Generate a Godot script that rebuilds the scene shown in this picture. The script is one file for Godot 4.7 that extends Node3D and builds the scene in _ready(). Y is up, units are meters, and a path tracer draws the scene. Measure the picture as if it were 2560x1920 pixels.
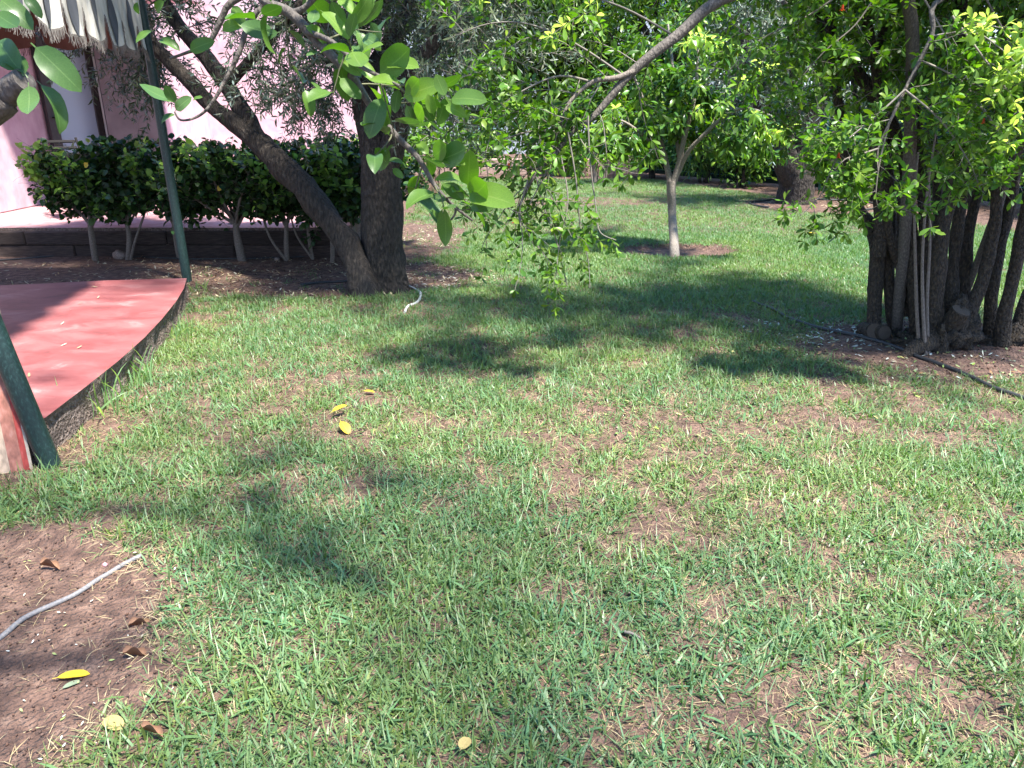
extends Node3D
# A garden lawn under olive, lemon, pomegranate and citrus trees beside a pink house. Units are metres.

const EYE := Vector3(0, 1.5, 0)
const PITCH := 20.4
const FOV := 54.7

var rng := RandomNumberGenerator.new()
var used := {}
var M := {}
var na := FastNoiseLite.new()
var nb := FastNoiseLite.new()
var nc := FastNoiseLite.new()

# ---------------------------------------------------------------- helpers: nodes
func numbered(called: String) -> String:
	if not used.has(called):
		used[called] = 0
		return called
	used[called] += 1
	return "%s_%03d" % [called, used[called]]

func tag(o: Node, label := "", category := "", group := "", kind := "") -> Node:
	if label: o.set_meta("label", label)
	if category: o.set_meta("category", category)
	if group: o.set_meta("group", group)
	if kind: o.set_meta("kind", kind)
	return o

func thing(called: String, at: Vector3, label := "", category := "", group := "") -> Node3D:
	var o := Node3D.new()
	o.name = numbered(called)
	add_child(o)
	o.position = at
	tag(o, label, category, group)
	return o

# a mesh in world coordinates becomes a part of its thing
func part(called: String, mesh: Mesh, m: Material, parent: Node3D, base := Vector3.ZERO) -> MeshInstance3D:
	var o := MeshInstance3D.new()
	o.name = called if parent != self else numbered(called)
	o.mesh = mesh
	o.material_override = m
	parent.add_child(o, true)
	o.position = -base
	return o

func kid(called: String, mesh: Mesh, m: Material, parent: Node3D, t: Transform3D) -> MeshInstance3D:
	var o := MeshInstance3D.new()
	o.name = called if parent != self else numbered(called)
	o.mesh = mesh
	o.material_override = m
	parent.add_child(o, true)
	o.transform = t
	return o

func swarm(called: String, mesh: Mesh, m: Material, parent: Node3D, where: Array, tints: Array) -> MultiMeshInstance3D:
	var mm := MultiMesh.new()
	mm.transform_format = MultiMesh.TRANSFORM_3D
	mm.use_colors = true
	mm.mesh = mesh
	mm.instance_count = where.size()
	for i in where.size():
		mm.set_instance_transform(i, where[i])
		mm.set_instance_color(i, tints[i])
	var o := MultiMeshInstance3D.new()
	o.name = called if parent != self else numbered(called)
	o.multimesh = mm
	o.material_override = m
	o.set_meta("kind", "stuff")
	parent.add_child(o, true)
	return o

# ---------------------------------------------------------------- helpers: materials
func lin(r: float, g: float, b: float) -> Color:
	return Color(r, g, b).linear_to_srgb()

func noise_tex(sd: int, freq: float, ramp: Array, type := FastNoiseLite.TYPE_SIMPLEX_SMOOTH, oct := 5, size := 512, warp := 0.0) -> NoiseTexture2D:
	var n := FastNoiseLite.new()
	n.seed = sd
	n.noise_type = type
	n.frequency = freq
	n.fractal_octaves = oct
	if warp > 0.0:
		n.domain_warp_enabled = true
		n.domain_warp_amplitude = warp
		n.domain_warp_frequency = freq
	var t := NoiseTexture2D.new()
	t.width = size
	t.height = size
	t.seamless = true
	t.noise = n
	if ramp.size():
		var g := Gradient.new()
		var offs := PackedFloat32Array()
		var cols := PackedColorArray()
		for e in ramp:
			offs.append(e[0])
			cols.append(e[1])
		g.offsets = offs
		g.colors = cols
		t.color_ramp = g
	return t

func plain(c: Color, rough := 0.7, metal := 0.0) -> StandardMaterial3D:
	var m := StandardMaterial3D.new()
	m.albedo_color = c
	m.roughness = rough
	m.metallic = metal
	return m

# triplanar surface with a colour texture and a height texture of depth cm
func surf(tex: Texture2D, scale: Vector3, rough: float, bump: Texture2D = null, depth := 0.5, world := true) -> StandardMaterial3D:
	var m := StandardMaterial3D.new()
	m.albedo_texture = tex
	m.roughness = rough
	m.uv1_triplanar = true
	m.uv1_world_triplanar = world
	m.uv1_scale = scale
	m.uv1_triplanar_sharpness = 4.0
	if bump:
		m.heightmap_enabled = true
		m.heightmap_texture = bump
		m.heightmap_scale = depth
	return m

func leafy(through: Color, rough := 0.42, tinted := true) -> StandardMaterial3D:
	var m := StandardMaterial3D.new()
	m.albedo_color = Color.WHITE
	m.vertex_color_use_as_albedo = tinted
	m.roughness = rough
	m.metallic_specular = 0.42
	m.backlight_enabled = true
	m.backlight = through
	m.cull_mode = BaseMaterial3D.CULL_DISABLED
	return m

# ---------------------------------------------------------------- helpers: shapes
func smooth(pts: Array, sub: int) -> Array:
	var out := []
	for i in pts.size() - 1:
		var a: Vector3 = pts[maxi(i - 1, 0)]
		var b: Vector3 = pts[i]
		var c: Vector3 = pts[i + 1]
		var d: Vector3 = pts[mini(i + 2, pts.size() - 1)]
		for k in sub:
			out.append(b.cubic_interpolate(c, a, d, float(k) / sub))
	out.append(pts[pts.size() - 1])
	return out

# a swept tube; radii holds one radius per point (or two that are blended)
func tube(st: SurfaceTool, pts: Array, radii: Array, sides := 6, lump := 0.0, lump_f := 6.0, cap := true) -> void:
	var n := pts.size()
	var t0: Vector3 = (pts[1] - pts[0]).normalized()
	var u: Vector3 = t0.cross(Vector3(0.31, 0.2, 0.93)).normalized()
	var rings := []
	for i in n:
		var p: Vector3 = pts[i]
		var t: Vector3 = (pts[mini(i + 1, n - 1)] - pts[maxi(i - 1, 0)])
		t = t.normalized() if t.length() > 1e-6 else t0
		u = (u - t * u.dot(t)).normalized()
		var v := t.cross(u)
		var f := float(i) / (n - 1)
		var r: float = radii[i] if radii.size() == n else lerpf(radii[0], radii[1], f)
		var ring := []
		for j in sides:
			var a := TAU * j / sides
			var o := u * cos(a) + v * sin(a)
			var rr := r
			if lump > 0.0:
				var q := p + o * r
				rr *= 1.0 + lump * nb.get_noise_3d(q.x * lump_f * 10.0, q.y * lump_f * 4.0, q.z * lump_f * 10.0)
			ring.append([p + o * rr, o, Vector2(float(j) / sides, f)])
		rings.append(ring)
	for i in n - 1:
		for j in sides:
			var j2 := (j + 1) % sides
			for q in [rings[i][j], rings[i + 1][j], rings[i][j2], rings[i][j2], rings[i + 1][j], rings[i + 1][j2]]:
				st.set_normal(q[1])
				st.set_uv(q[2])
				st.add_vertex(q[0])
	if cap:
		for e in [0, n - 1]:
			var c: Vector3 = pts[e]
			var nn: Vector3 = (pts[1] - pts[0]).normalized() * -1.0 if e == 0 else (pts[n - 1] - pts[n - 2]).normalized()
			for j in sides:
				var a: Vector3 = rings[e][j][0]
				var b: Vector3 = rings[e][(j + 1) % sides][0]
				for q in ([c, a, b] if e == 0 else [c, b, a]):
					st.set_normal(nn)
					st.set_uv(Vector2(0.5, 0.5))
					st.add_vertex(q)

func new_st() -> SurfaceTool:
	var st := SurfaceTool.new()
	st.begin(Mesh.PRIMITIVE_TRIANGLES)
	return st

func tube_mesh(pts: Array, radii: Array, sides := 8, lump := 0.0, sub := 4, lump_f := 6.0) -> ArrayMesh:
	var st := new_st()
	var s := smooth(pts, sub) if sub > 1 else pts
	var rr := radii
	if radii.size() == pts.size() and radii.size() > 2 and sub > 1:
		rr = []
		for i in s.size():
			var f := float(i) / sub
			var k := mini(int(f), radii.size() - 2)
			rr.append(lerpf(radii[k], radii[k + 1], f - k))
	tube(st, s, rr, sides, lump, lump_f)
	return st.commit()

# a box with chamfered edges
func block(size: Vector3, ch := 0.008) -> ArrayMesh:
	var st := new_st()
	var h := size * 0.5
	ch = minf(ch, minf(h.x, minf(h.y, h.z)) * 0.8)
	var corner := func(sx: float, sy: float, sz: float, ax: int) -> Vector3:
		var v := Vector3(sx * h.x, sy * h.y, sz * h.z)
		for k in 3:
			if k != ax:
				v[k] -= signf(v[k]) * ch
		return v
	var quad := func(a: Vector3, b: Vector3, c: Vector3, d: Vector3) -> void:
		var n := (a - c).cross(a - b).normalized()
		var mid := (a + b + c + d) * 0.25
		var q := [a, b, c, a, c, d]
		if n.dot(mid) < 0.0:
			q = [a, c, b, a, d, c]
			n = -n
		for p in q:
			st.set_normal(n)
			st.set_uv(Vector2(p.x + p.z, p.y))
			st.add_vertex(p)
	for ax in 3:
		var b1 := (ax + 1) % 3
		var b2 := (ax + 2) % 3
		for s in [-1.0, 1.0]:
			var c := []
			for e in [[-1.0, -1.0], [1.0, -1.0], [1.0, 1.0], [-1.0, 1.0]]:
				var v := Vector3()
				v[ax] = s
				v[b1] = e[0]
				v[b2] = e[1]
				c.append(corner.call(v.x, v.y, v.z, ax))
			quad.call(c[0], c[1], c[2], c[3])
			# edge between face ax (s) and face b1 (s2)
			for s2 in [-1.0, 1.0]:
				var e1 := Vector3()
				e1[ax] = s
				e1[b1] = s2
				var lo := e1
				lo[b2] = -1.0
				var hi := e1
				hi[b2] = 1.0
				quad.call(corner.call(lo.x, lo.y, lo.z, ax), corner.call(hi.x, hi.y, hi.z, ax), corner.call(hi.x, hi.y, hi.z, b1), corner.call(lo.x, lo.y, lo.z, b1))
	for sx in [-1.0, 1.0]:
		for sy in [-1.0, 1.0]:
			for sz in [-1.0, 1.0]:
				var a: Vector3 = corner.call(sx, sy, sz, 0)
				var b: Vector3 = corner.call(sx, sy, sz, 1)
				var c: Vector3 = corner.call(sx, sy, sz, 2)
				var n := (a - c).cross(a - b).normalized()
				var q := [a, b, c]
				if n.dot(a) < 0.0:
					q = [a, c, b]
					n = -n
				for p in q:
					st.set_normal(n)
					st.set_uv(Vector2.ZERO)
					st.add_vertex(p)
	return st.commit()

# an uneven lump (stone, root knot, clod)
func lump_mesh(size: Vector3, sd: int, rough := 0.35, rings := 8, segs := 12) -> ArrayMesh:
	var st := new_st()
	var pt := func(i: int, j: int) -> Vector3:
		var th := PI * i / rings
		var ph := TAU * (j % segs) / segs
		var d := Vector3(sin(th) * cos(ph), cos(th), sin(th) * sin(ph))
		var k := 1.0 + rough * nb.get_noise_3d(d.x * 14.0 + sd * 31.0, d.y * 14.0, d.z * 14.0)
		return d * size * 0.5 * k
	for i in rings:
		for j in segs:
			var a: Vector3 = pt.call(i, j)
			var b: Vector3 = pt.call(i + 1, j)
			var c: Vector3 = pt.call(i + 1, j + 1)
			var d: Vector3 = pt.call(i, j + 1)
			for q in [a, d, c, a, c, b]:
				st.set_smooth_group(0)
				st.add_vertex(q)
	st.generate_normals()
	return st.commit()

# a leaf of length 1 along +Y, its upper side towards +Z
func leaf_mesh(wid: float, a: float, b: float, fold: float, curl: float, n := 5, stalk := 0.0, wave := 0.0, roll := 0.0, tint := Color.WHITE) -> ArrayMesh:
	var st := new_st()
	var peak := pow(a / (a + b), a) * pow(b / (a + b), b)
	var rows := []
	for i in n + 1:
		var t := float(i) / n
		var w := wid * 0.5 * pow(t, a) * pow(1.0 - t, b) / peak
		var y := stalk + (1.0 - stalk) * t
		var ang := curl * y
		var c := Vector3(0, sin(ang) / curl if absf(curl) > 0.01 else y, -(1.0 - cos(ang)) / curl if absf(curl) > 0.01 else 0.0)
		var up := Vector3(0, sin(ang), cos(ang))
		var wob := wave * sin(t * 9.0) * w
		rows.append([c + Vector3(-w * cos(roll), 0, 0) + up * (w * fold + wob + w * sin(roll)), c, c + Vector3(w * cos(roll), 0, 0) + up * (w * fold - wob + w * sin(roll)), t])
	var add := func(p: Vector3, u: float, v: float) -> void:
		st.set_uv(Vector2(u, v))
		st.set_color(tint)
		st.set_smooth_group(0)
		st.add_vertex(p)
	if stalk > 0.0:
		var sw := 0.012
		for p in [[Vector3(-sw, 0, 0), 0.5, 0.0], [rows[0][1] + Vector3(-sw, 0, 0), 0.5, 0.0], [rows[0][1] + Vector3(sw, 0, 0), 0.5, 0.0], [Vector3(-sw, 0, 0), 0.5, 0.0], [rows[0][1] + Vector3(sw, 0, 0), 0.5, 0.0], [Vector3(sw, 0, 0), 0.5, 0.0]]:
			add.call(p[0], p[1], p[2])
	for i in n:
		var p: Array = rows[i]
		var q: Array = rows[i + 1]
		for h in 2:
			var tri := [[p[h], h * 0.5, p[3]], [q[h], h * 0.5, q[3]], [q[h + 1], h * 0.5 + 0.5, q[3]], [p[h], h * 0.5, p[3]], [q[h + 1], h * 0.5 + 0.5, q[3]], [p[h + 1], h * 0.5 + 0.5, p[3]]]
			for k in 2:
				var t1: Array = tri.slice(k * 3, k * 3 + 3)
				if (t1[0][0] - t1[1][0]).length() < 1e-5 or (t1[0][0] - t1[2][0]).length() < 1e-5 or (t1[1][0] - t1[2][0]).length() < 1e-5:
					continue
				for e in t1:
					add.call(e[0], e[1], e[2])
	st.generate_normals()
	return st.commit()

# many leaves of one bough joined into one mesh of radius 1 (leaf length len), a few variants
func clumps_of(wid: float, a: float, b: float, len: float, per: int, variants: int, droop := 0.0) -> Array:
	var leaves := []
	for k in 6:
		var t := Color(rng.randf_range(0.75, 1.35), rng.randf_range(0.8, 1.25), rng.randf_range(0.7, 1.2))
		leaves.append(leaf_mesh(wid * rng.randf_range(0.85, 1.15), a, b, rng.randf_range(0.1, 0.3), rng.randf_range(-0.3, 0.9), 3, 0.0, 0.0, 0.0, t))
	var out := []
	for v in variants:
		var st := new_st()
		for k in per:
			var q := rdir() * pow(rng.randf(), 0.5)
			q.y *= 0.75
			st.append_from(leaves[rng.randi() % 6], 0, frame_of(q, q.normalized() * 0.7 + rdir() * 0.7 + Vector3(0, droop, 0), Vector3.UP * 0.9 + rdir() * 0.8, len * rng.randf_range(0.65, 1.3)))
		out.append(st.commit())
	return out

# clumps joined into one crown
func mass(called: String, shapes: Array, where: Array, m: StandardMaterial3D, tints: Array, root: Node3D) -> void:
	var n := tints.size()
	var sts := []
	for k in n:
		sts.append(new_st())
	var i := 0
	for k in shapes.size():
		for t in where[k]:
			sts[i % n].append_from(shapes[k], 0, t)
			i += 1
	for k in mini(n, i):
		var own: StandardMaterial3D = m.duplicate()
		var c: Color = tints[k]
		own.albedo_color = lin(c.r, c.g, c.b)
		var o := part(called, sts[k].commit(), own, root)
		o.set_meta("kind", "stuff")

func frame_of(p: Vector3, dir: Vector3, up: Vector3, s: float) -> Transform3D:
	var y := dir.normalized()
	var x := y.cross(up)
	if x.length() < 0.01:
		x = y.cross(Vector3(0.7, 0.1, 0.7))
	x = x.normalized()
	return Transform3D(Basis(x * s, y * s, x.cross(y) * s), p)

func rdir() -> Vector3:
	return Vector3(rng.randfn(), rng.randfn(), rng.randfn()).normalized()

# ---------------------------------------------------------------- helpers: growing plants
# w: {st, leaves}; o: options. A twig with leaves along it and side twigs.
func grow(w: Dictionary, start: Vector3, dir: Vector3, length: float, r: float, o: Dictionary, level: int) -> void:
	var steps: int = o.get("steps", 5)
	var pts := [start]
	var d := dir.normalized()
	var p := start
	for i in steps:
		d = (d + rdir() * o.get("wander", 0.2) + Vector3(0, o.get("grav", -0.05), 0)).normalized()
		p += d * length / steps
		pts.append(p)
	if r > 0.0009:
		tube(w.st, pts, [r, r * 0.35], o.get("sides", 4), 0.0, 6.0, false)
	leaves_on(w, pts, o)
	if level > 0:
		var k: int = o.get("subs", 4)
		for i in k:
			var f := rng.randf_range(0.2, 0.95)
			var at := f * steps
			var a: Vector3 = pts[int(at)]
			var b: Vector3 = pts[mini(int(at) + 1, steps)]
			var tng := (pts[mini(int(at) + 1, steps)] - pts[int(at)]).normalized() as Vector3
			var side := rdir()
			side = (side - tng * side.dot(tng)).normalized()
			grow(w, a.lerp(b, at - int(at)), tng * 0.6 + side * 0.9, length * o.get("ratio", 0.55) * rng.randf_range(0.6, 1.3), r * 0.55, o, level - 1)

func leaves_on(w: Dictionary, pts: Array, o: Dictionary, from := 0.12) -> void:
	var total := 0.0
	for i in pts.size() - 1:
		total += (pts[i + 1] - pts[i]).length()
	var per: int = o.get("whorl", 1)
	var n := int(total * o.get("per_m", 20.0) / per) + 1
	var ang := rng.randf() * TAU
	for i in n:
		var f := lerpf(from, 1.0, (i + rng.randf()) / n) * (pts.size() - 1)
		var k := mini(int(f), pts.size() - 2)
		var a: Vector3 = pts[k]
		var b: Vector3 = pts[k + 1]
		var tng := (b - a).normalized()
		var q := a.lerp(b, f - k)
		var u := tng.cross(Vector3(0.3, 0.9, 0.2)).normalized()
		var v := tng.cross(u)
		for e in per:
			ang += 2.4
			var rad := u * cos(ang) + v * sin(ang)
			var ld: Vector3 = (tng * o.get("along", 0.6) + rad + Vector3(0, o.get("droop", 0.0), 0) + rdir() * 0.25).normalized()
			var up: Vector3 = Vector3(0, o.get("up", 1.0), 0) + rdir() * 0.6
			w.leaves.append(frame_of(q, ld, up, o.get("len", 0.05) * rng.randf_range(0.6, 1.25)))

# how large a leaf shows from the viewpoint of the photograph (0 outside its frame)
func shows(p: Vector3) -> float:
	var a := deg_to_rad(PITCH)
	var q := p - EYE
	var yc := q.y * cos(a) - q.z * sin(a)
	var zc := q.y * sin(a) + q.z * cos(a)
	if zc > -0.3:
		return 0.0
	var t := tan(deg_to_rad(FOV * 0.5))
	if absf(yc / zc) > t * 1.03 or absf(q.x / zc) > t * 1.36:
		return 0.0
	return -1.0 / zc

func shade_of(c: Color, v: float, warm: float) -> Color:
	var k := 1.0 + rng.randf_range(-v, v)
	var h := rng.randf_range(-warm, warm)
	return Color(maxf(c.r * k * (1.0 + h), 0.002), c.g * k, maxf(c.b * k * (1.0 - h), 0.002))

# The leaves that show largest become parts, the rest one mass
func foliage(root: Node3D, list: Array, meshes: Array, m: StandardMaterial3D, tints: Array, parts: int, called := "leaf", mass := "foliage", v := 0.3) -> void:
	var base := root.position
	var order := []
	for i in list.size():
		order.append([shows(list[i].origin), i])
	order.sort_custom(func(a, b): return a[0] > b[0] if a[0] != b[0] else a[1] < b[1])
	var solo := []
	for c in tints:
		for k in 2:
			var s: StandardMaterial3D = m.duplicate()
			s.vertex_color_use_as_albedo = false
			var col := shade_of(c, v * 0.7, 0.12)
			s.albedo_color = lin(col.r, col.g, col.b)
			solo.append(s)
	var rest := []
	var cols := []
	for e in meshes:
		rest.append([])
		cols.append([])
	for i in order.size():
		var t: Transform3D = list[order[i][1]]
		t.origin -= base
		if i < parts and order[i][0] > 0.0:
			kid(called, meshes[i % meshes.size()], solo[rng.randi() % solo.size()], root, t)
		else:
			var k := rng.randi() % meshes.size()
			rest[k].append(t)
			cols[k].append(shade_of(tints[rng.randi() % tints.size()], v, 0.15))
	for k in meshes.size():
		if rest[k].size():
			swarm(mass, meshes[k], m, root, rest[k], cols[k])

# ---------------------------------------------------------------- the ground
func ell(x: float, z: float, cx: float, cz: float, rx: float, rz: float) -> float:
	return sqrt(pow((x - cx) / rx, 2.0) + pow((z - cz) / rz, 2.0))

func soil_y(x: float, z: float) -> float:
	var y := 0.012 * na.get_noise_2d(x * 6.0, z * 6.0) + 0.006 * nb.get_noise_2d(x * 30.0, z * 30.0)
	y -= 0.06 * (1.0 - smoothstep(0.75, 1.02, ell(x, z, 1.85, -8.4, 0.68, 0.5)))
	y -= 0.03 * (1.0 - smoothstep(0.8, 1.0, ell(x, z, -1.7, -6.9, 1.35, 0.9)))
	y -= 0.025 * (1.0 - smoothstep(0.8, 1.0, ell(x, z, -1.85, -1.75, 0.82, 0.72)))
	return y

# share of the ground that grass covers
func cover(x: float, z: float) -> float:
	if z < -2.95 and z > -6.1 and x < lerpf(-2.03, -2.62, clampf((-2.95 - z) / 3.0, 0.0, 1.0)) - 0.04:
		return 0.0
	if x < -1.55 and z < -7.4:
		return 0.0
	if z < -17.2 or x > 4.0 + (z + 15.3) * 0.47:
		return 0.0
	var n := na.get_noise_2d(x * 34.0, z * 34.0) * 1.3 + na.get_noise_2d(x * 7.0 + 40.0, z * 7.0) * 0.55
	var e := nb.get_noise_2d(x * 22.0, z * 22.0) * 0.16
	var g := 1.0
	if z > -6.0:
		var hole := 0.05
		hole += 0.34 * (1.0 - smoothstep(0.3, 1.2, ell(x, z, 0.75, -2.9, 1.6, 1.1)))
		hole += 0.3 * (1.0 - smoothstep(0.3, 1.1, ell(x, z, 2.1, -3.7, 1.3, 0.8)))
		hole += 0.2 * (1.0 - smoothstep(0.3, 1.1, ell(x, z, -1.2, -4.0, 1.2, 1.0)))
		hole += 0.2 * (1.0 - smoothstep(0.2, 1.1, ell(x, z, 1.4, -1.7, 0.9, 0.7)))
		hole -= 0.3 * (1.0 - smoothstep(0.3, 1.0, ell(x, z, -0.3, -1.9, 0.8, 0.9)))
		g = 0.1 + 0.9 * smoothstep(-0.55, 0.4, n + 0.31 - hole)
	else:
		g = smoothstep(-1.1, -0.55, n + 0.35)
	# beds of bare soil
	g *= smoothstep(0.92, 1.08, ell(x, z, 1.85, -8.4, 0.68, 0.46) + e)
	g *= smoothstep(0.9, 1.15, ell(x, z, -1.85, -1.75, 0.82, 0.72) + e)
	g *= smoothstep(0.85, 1.2, ell(x, z, 2.95, -4.75, 1.0, 0.62) + e)
	var olive := smoothstep(0.9, 1.12, ell(x, z, -1.75, -6.95, 1.4, 0.85) + e)
	if x < -2.4 and z < -6.1:
		olive *= 0.12
	g *= lerpf(0.03, 1.0, olive)
	g *= lerpf(0.1, 1.0, smoothstep(0.85, 1.15, ell(x, z, -1.35, -9.0, 0.75, 1.5) + e * 2.0))
	g *= smoothstep(0.85, 1.1, ell(x, z, 5.1, -12.5, 1.3, 1.1) + e)
	g *= lerpf(0.35, 1.0, smoothstep(0.6, 1.15, ell(x, z, 1.1, -12.9, 1.9, 0.75) + e))
	g *= lerpf(0.2, 1.0, smoothstep(0.7, 1.2, ell(x, z, -2.2, -3.2, 0.3, 0.45) + e))
	return g

func tuft(k: int, lo: float, hi: float, w: float, spread: float, flat: float, cols: Array) -> ArrayMesh:
	var st := new_st()
	for i in k:
		var az := rng.randf() * TAU
		var out := Vector3(cos(az), 0, sin(az))
		var side := Vector3(-sin(az + rng.randf_range(-0.6, 0.6)), rng.randf_range(-0.5, 0.5), cos(az)).normalized()
		var p := Vector3(rng.randfn(), 0, rng.randfn()) * spread
		p.y = -0.004
		var l := rng.randf_range(lo, hi)
		var lean := clampf(rng.randfn(flat + 0.12, 0.38), 0.1, 1.65)
		var bend := rng.randf_range(-0.2, 0.75)
		var ww := w * rng.randf_range(0.6, 1.15)
		var c: Color = cols[rng.randi() % cols.size()]
		var kk := rng.randf_range(0.75, 1.25)
		c = Color(c.r * kk, c.g * kk, c.b * kk)
		var row := []
		for s in 3:
			var t := s / 2.0
			row.append([p, ww * 0.5 * (0.9 if s == 0 else (1.0 if s == 1 else 0.08))])
			var a := lean + bend * t
			p += (out * sin(a) + Vector3.UP * cos(a)) * l / 2.0
		for s in 2:
			var q := [row[s][0] - side * row[s][1], row[s + 1][0] - side * row[s + 1][1], row[s + 1][0] + side * row[s + 1][1], row[s][0] + side * row[s][1]]
			for z in [0, 1, 2, 0, 2, 3]:
				st.set_color(c)
				st.set_smooth_group(0)
				st.add_vertex(q[z])
	st.generate_normals()
	return st.commit()

# ---------------------------------------------------------------- materials
func make_materials() -> void:
	var grain := noise_tex(11, 0.02, [], FastNoiseLite.TYPE_SIMPLEX_SMOOTH, 6, 512)
	var fine := noise_tex(12, 0.06, [], FastNoiseLite.TYPE_SIMPLEX_SMOOTH, 5, 512)
	M.soil = surf(noise_tex(1, 0.012, [[0.0, lin(0.055, 0.029, 0.021)], [0.4, lin(0.1, 0.055, 0.04)], [0.65, lin(0.14, 0.08, 0.058)], [1.0, lin(0.22, 0.14, 0.105)]], FastNoiseLite.TYPE_SIMPLEX_SMOOTH, 7, 1024), Vector3(0.9, 0.9, 0.9), 0.95, noise_tex(2, 0.05, [], FastNoiseLite.TYPE_SIMPLEX_SMOOTH, 6, 1024), 2.2)
	M.bark = surf(noise_tex(3, 0.03, [[0.0, lin(0.013, 0.01, 0.008)], [0.45, lin(0.037, 0.028, 0.022)], [1.0, lin(0.1, 0.078, 0.062)]], FastNoiseLite.TYPE_SIMPLEX_SMOOTH, 6, 512, 20.0), Vector3(2.4, 0.8, 2.4), 0.9, noise_tex(4, 0.028, [], FastNoiseLite.TYPE_CELLULAR, 4, 512, 24.0), 5.0)
	M.bark_pom = surf(noise_tex(5, 0.035, [[0.0, lin(0.014, 0.01, 0.007)], [0.5, lin(0.04, 0.029, 0.02)], [0.8, lin(0.085, 0.06, 0.036)], [1.0, lin(0.17, 0.105, 0.05)]], FastNoiseLite.TYPE_SIMPLEX_SMOOTH, 6, 512, 12.0), Vector3(3, 1.4, 3), 0.88, noise_tex(6, 0.03, [], FastNoiseLite.TYPE_SIMPLEX, 6, 512, 20.0), 3.5)
	M.bark_smooth = surf(noise_tex(7, 0.03, [[0.0, lin(0.085, 0.066, 0.054)], [0.6, lin(0.155, 0.125, 0.104)], [1.0, lin(0.24, 0.2, 0.165)]], FastNoiseLite.TYPE_SIMPLEX_SMOOTH, 6, 512), Vector3(6, 3, 6), 0.8, grain, 0.5)
	M.bark_pale = surf(noise_tex(14, 0.03, [[0.0, lin(0.14, 0.115, 0.095)], [0.6, lin(0.24, 0.205, 0.175)], [1.0, lin(0.34, 0.3, 0.26)]], FastNoiseLite.TYPE_SIMPLEX_SMOOTH, 6, 512), Vector3(6, 3, 6), 0.8, grain, 0.5)
	M.bark_bough = surf(noise_tex(13, 0.03, [[0.0, lin(0.045, 0.036, 0.03)], [0.6, lin(0.1, 0.083, 0.07)], [1.0, lin(0.19, 0.165, 0.14)]], FastNoiseLite.TYPE_SIMPLEX_SMOOTH, 6, 512), Vector3(5, 3, 5), 0.8, grain, 0.5)
	M.twig = surf(noise_tex(8, 0.05, [[0.0, lin(0.1, 0.085, 0.07)], [1.0, lin(0.24, 0.21, 0.18)]]), Vector3(8, 8, 8), 0.8)
	M.twig_green = surf(noise_tex(9, 0.05, [[0.0, lin(0.07, 0.07, 0.035)], [1.0, lin(0.15, 0.15, 0.07)]]), Vector3(8, 8, 8), 0.7)
	M.cut_wood = surf(noise_tex(10, 0.05, [[0.0, lin(0.05, 0.036, 0.026)], [1.0, lin(0.12, 0.09, 0.068)]]), Vector3(14, 14, 14), 0.9, fine, 0.3)
	M.pink = surf(noise_tex(20, 0.008, [[0.0, lin(0.42, 0.265, 0.3)], [0.5, lin(0.52, 0.35, 0.395)], [1.0, lin(0.6, 0.43, 0.475)]], FastNoiseLite.TYPE_SIMPLEX_SMOOTH, 6, 1024, 30.0), Vector3(0.45, 0.3, 0.45), 0.92, grain, 0.35)
	M.grey_plaster = surf(noise_tex(21, 0.01, [[0.0, lin(0.12, 0.107, 0.11)], [1.0, lin(0.18, 0.163, 0.167)]], FastNoiseLite.TYPE_SIMPLEX_SMOOTH, 6, 512), Vector3(0.6, 0.6, 0.6), 0.92, grain, 0.3)
	M.terrace = surf(noise_tex(22, 0.012, [[0.0, lin(0.27, 0.13, 0.13)], [0.5, lin(0.36, 0.2, 0.205)], [1.0, lin(0.45, 0.29, 0.3)]], FastNoiseLite.TYPE_SIMPLEX_SMOOTH, 6, 1024, 30.0), Vector3(0.5, 0.5, 0.5), 0.6, fine, 0.15)
	M.red_floor = surf(noise_tex(23, 0.011, [[0.0, lin(0.1, 0.035, 0.033)], [0.22, lin(0.175, 0.046, 0.046)], [0.5, lin(0.215, 0.066, 0.066)], [0.75, lin(0.25, 0.095, 0.093)], [0.9, lin(0.32, 0.165, 0.16)], [1.0, lin(0.4, 0.27, 0.26)]], FastNoiseLite.TYPE_SIMPLEX_SMOOTH, 8, 1024, 90.0), Vector3(0.2, 0.2, 0.34), 0.55, fine, 0.12)
	M.concrete = surf(noise_tex(24, 0.03, [[0.0, lin(0.06, 0.043, 0.035)], [0.5, lin(0.16, 0.115, 0.095)], [1.0, lin(0.33, 0.27, 0.24)]], FastNoiseLite.TYPE_SIMPLEX_SMOOTH, 7, 512, 20.0), Vector3(2, 2, 2), 0.95, noise_tex(25, 0.05, [], FastNoiseLite.TYPE_CELLULAR, 4, 512), 2.0)
	M.timber = []
	for i in 4:
		var k := 0.5 + 0.12 * i
		M.timber.append(surf(noise_tex(30 + i, 0.02, [[0.0, lin(0.03 * k, 0.02 * k, 0.018 * k)], [0.5, lin(0.085 * k, 0.056 * k, 0.048 * k)], [1.0, lin(0.17 * k, 0.12 * k, 0.1 * k)]], FastNoiseLite.TYPE_SIMPLEX_SMOOTH, 6, 512, 20.0), Vector3(0.6, 9, 3), 0.92, fine, 0.8))
	M.green_paint = surf(noise_tex(40, 0.03, [[0.0, lin(0.006, 0.016, 0.016)], [0.6, lin(0.01, 0.029, 0.028)], [0.9, lin(0.035, 0.07, 0.066)], [1.0, lin(0.1, 0.1, 0.09)]], FastNoiseLite.TYPE_SIMPLEX_SMOOTH, 6, 512), Vector3(5, 2, 5), 0.45, fine, 0.1)
	M.dark_metal = plain(lin(0.018, 0.016, 0.016), 0.75)
	M.dark_metal.metallic_specular = 0.25
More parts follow.
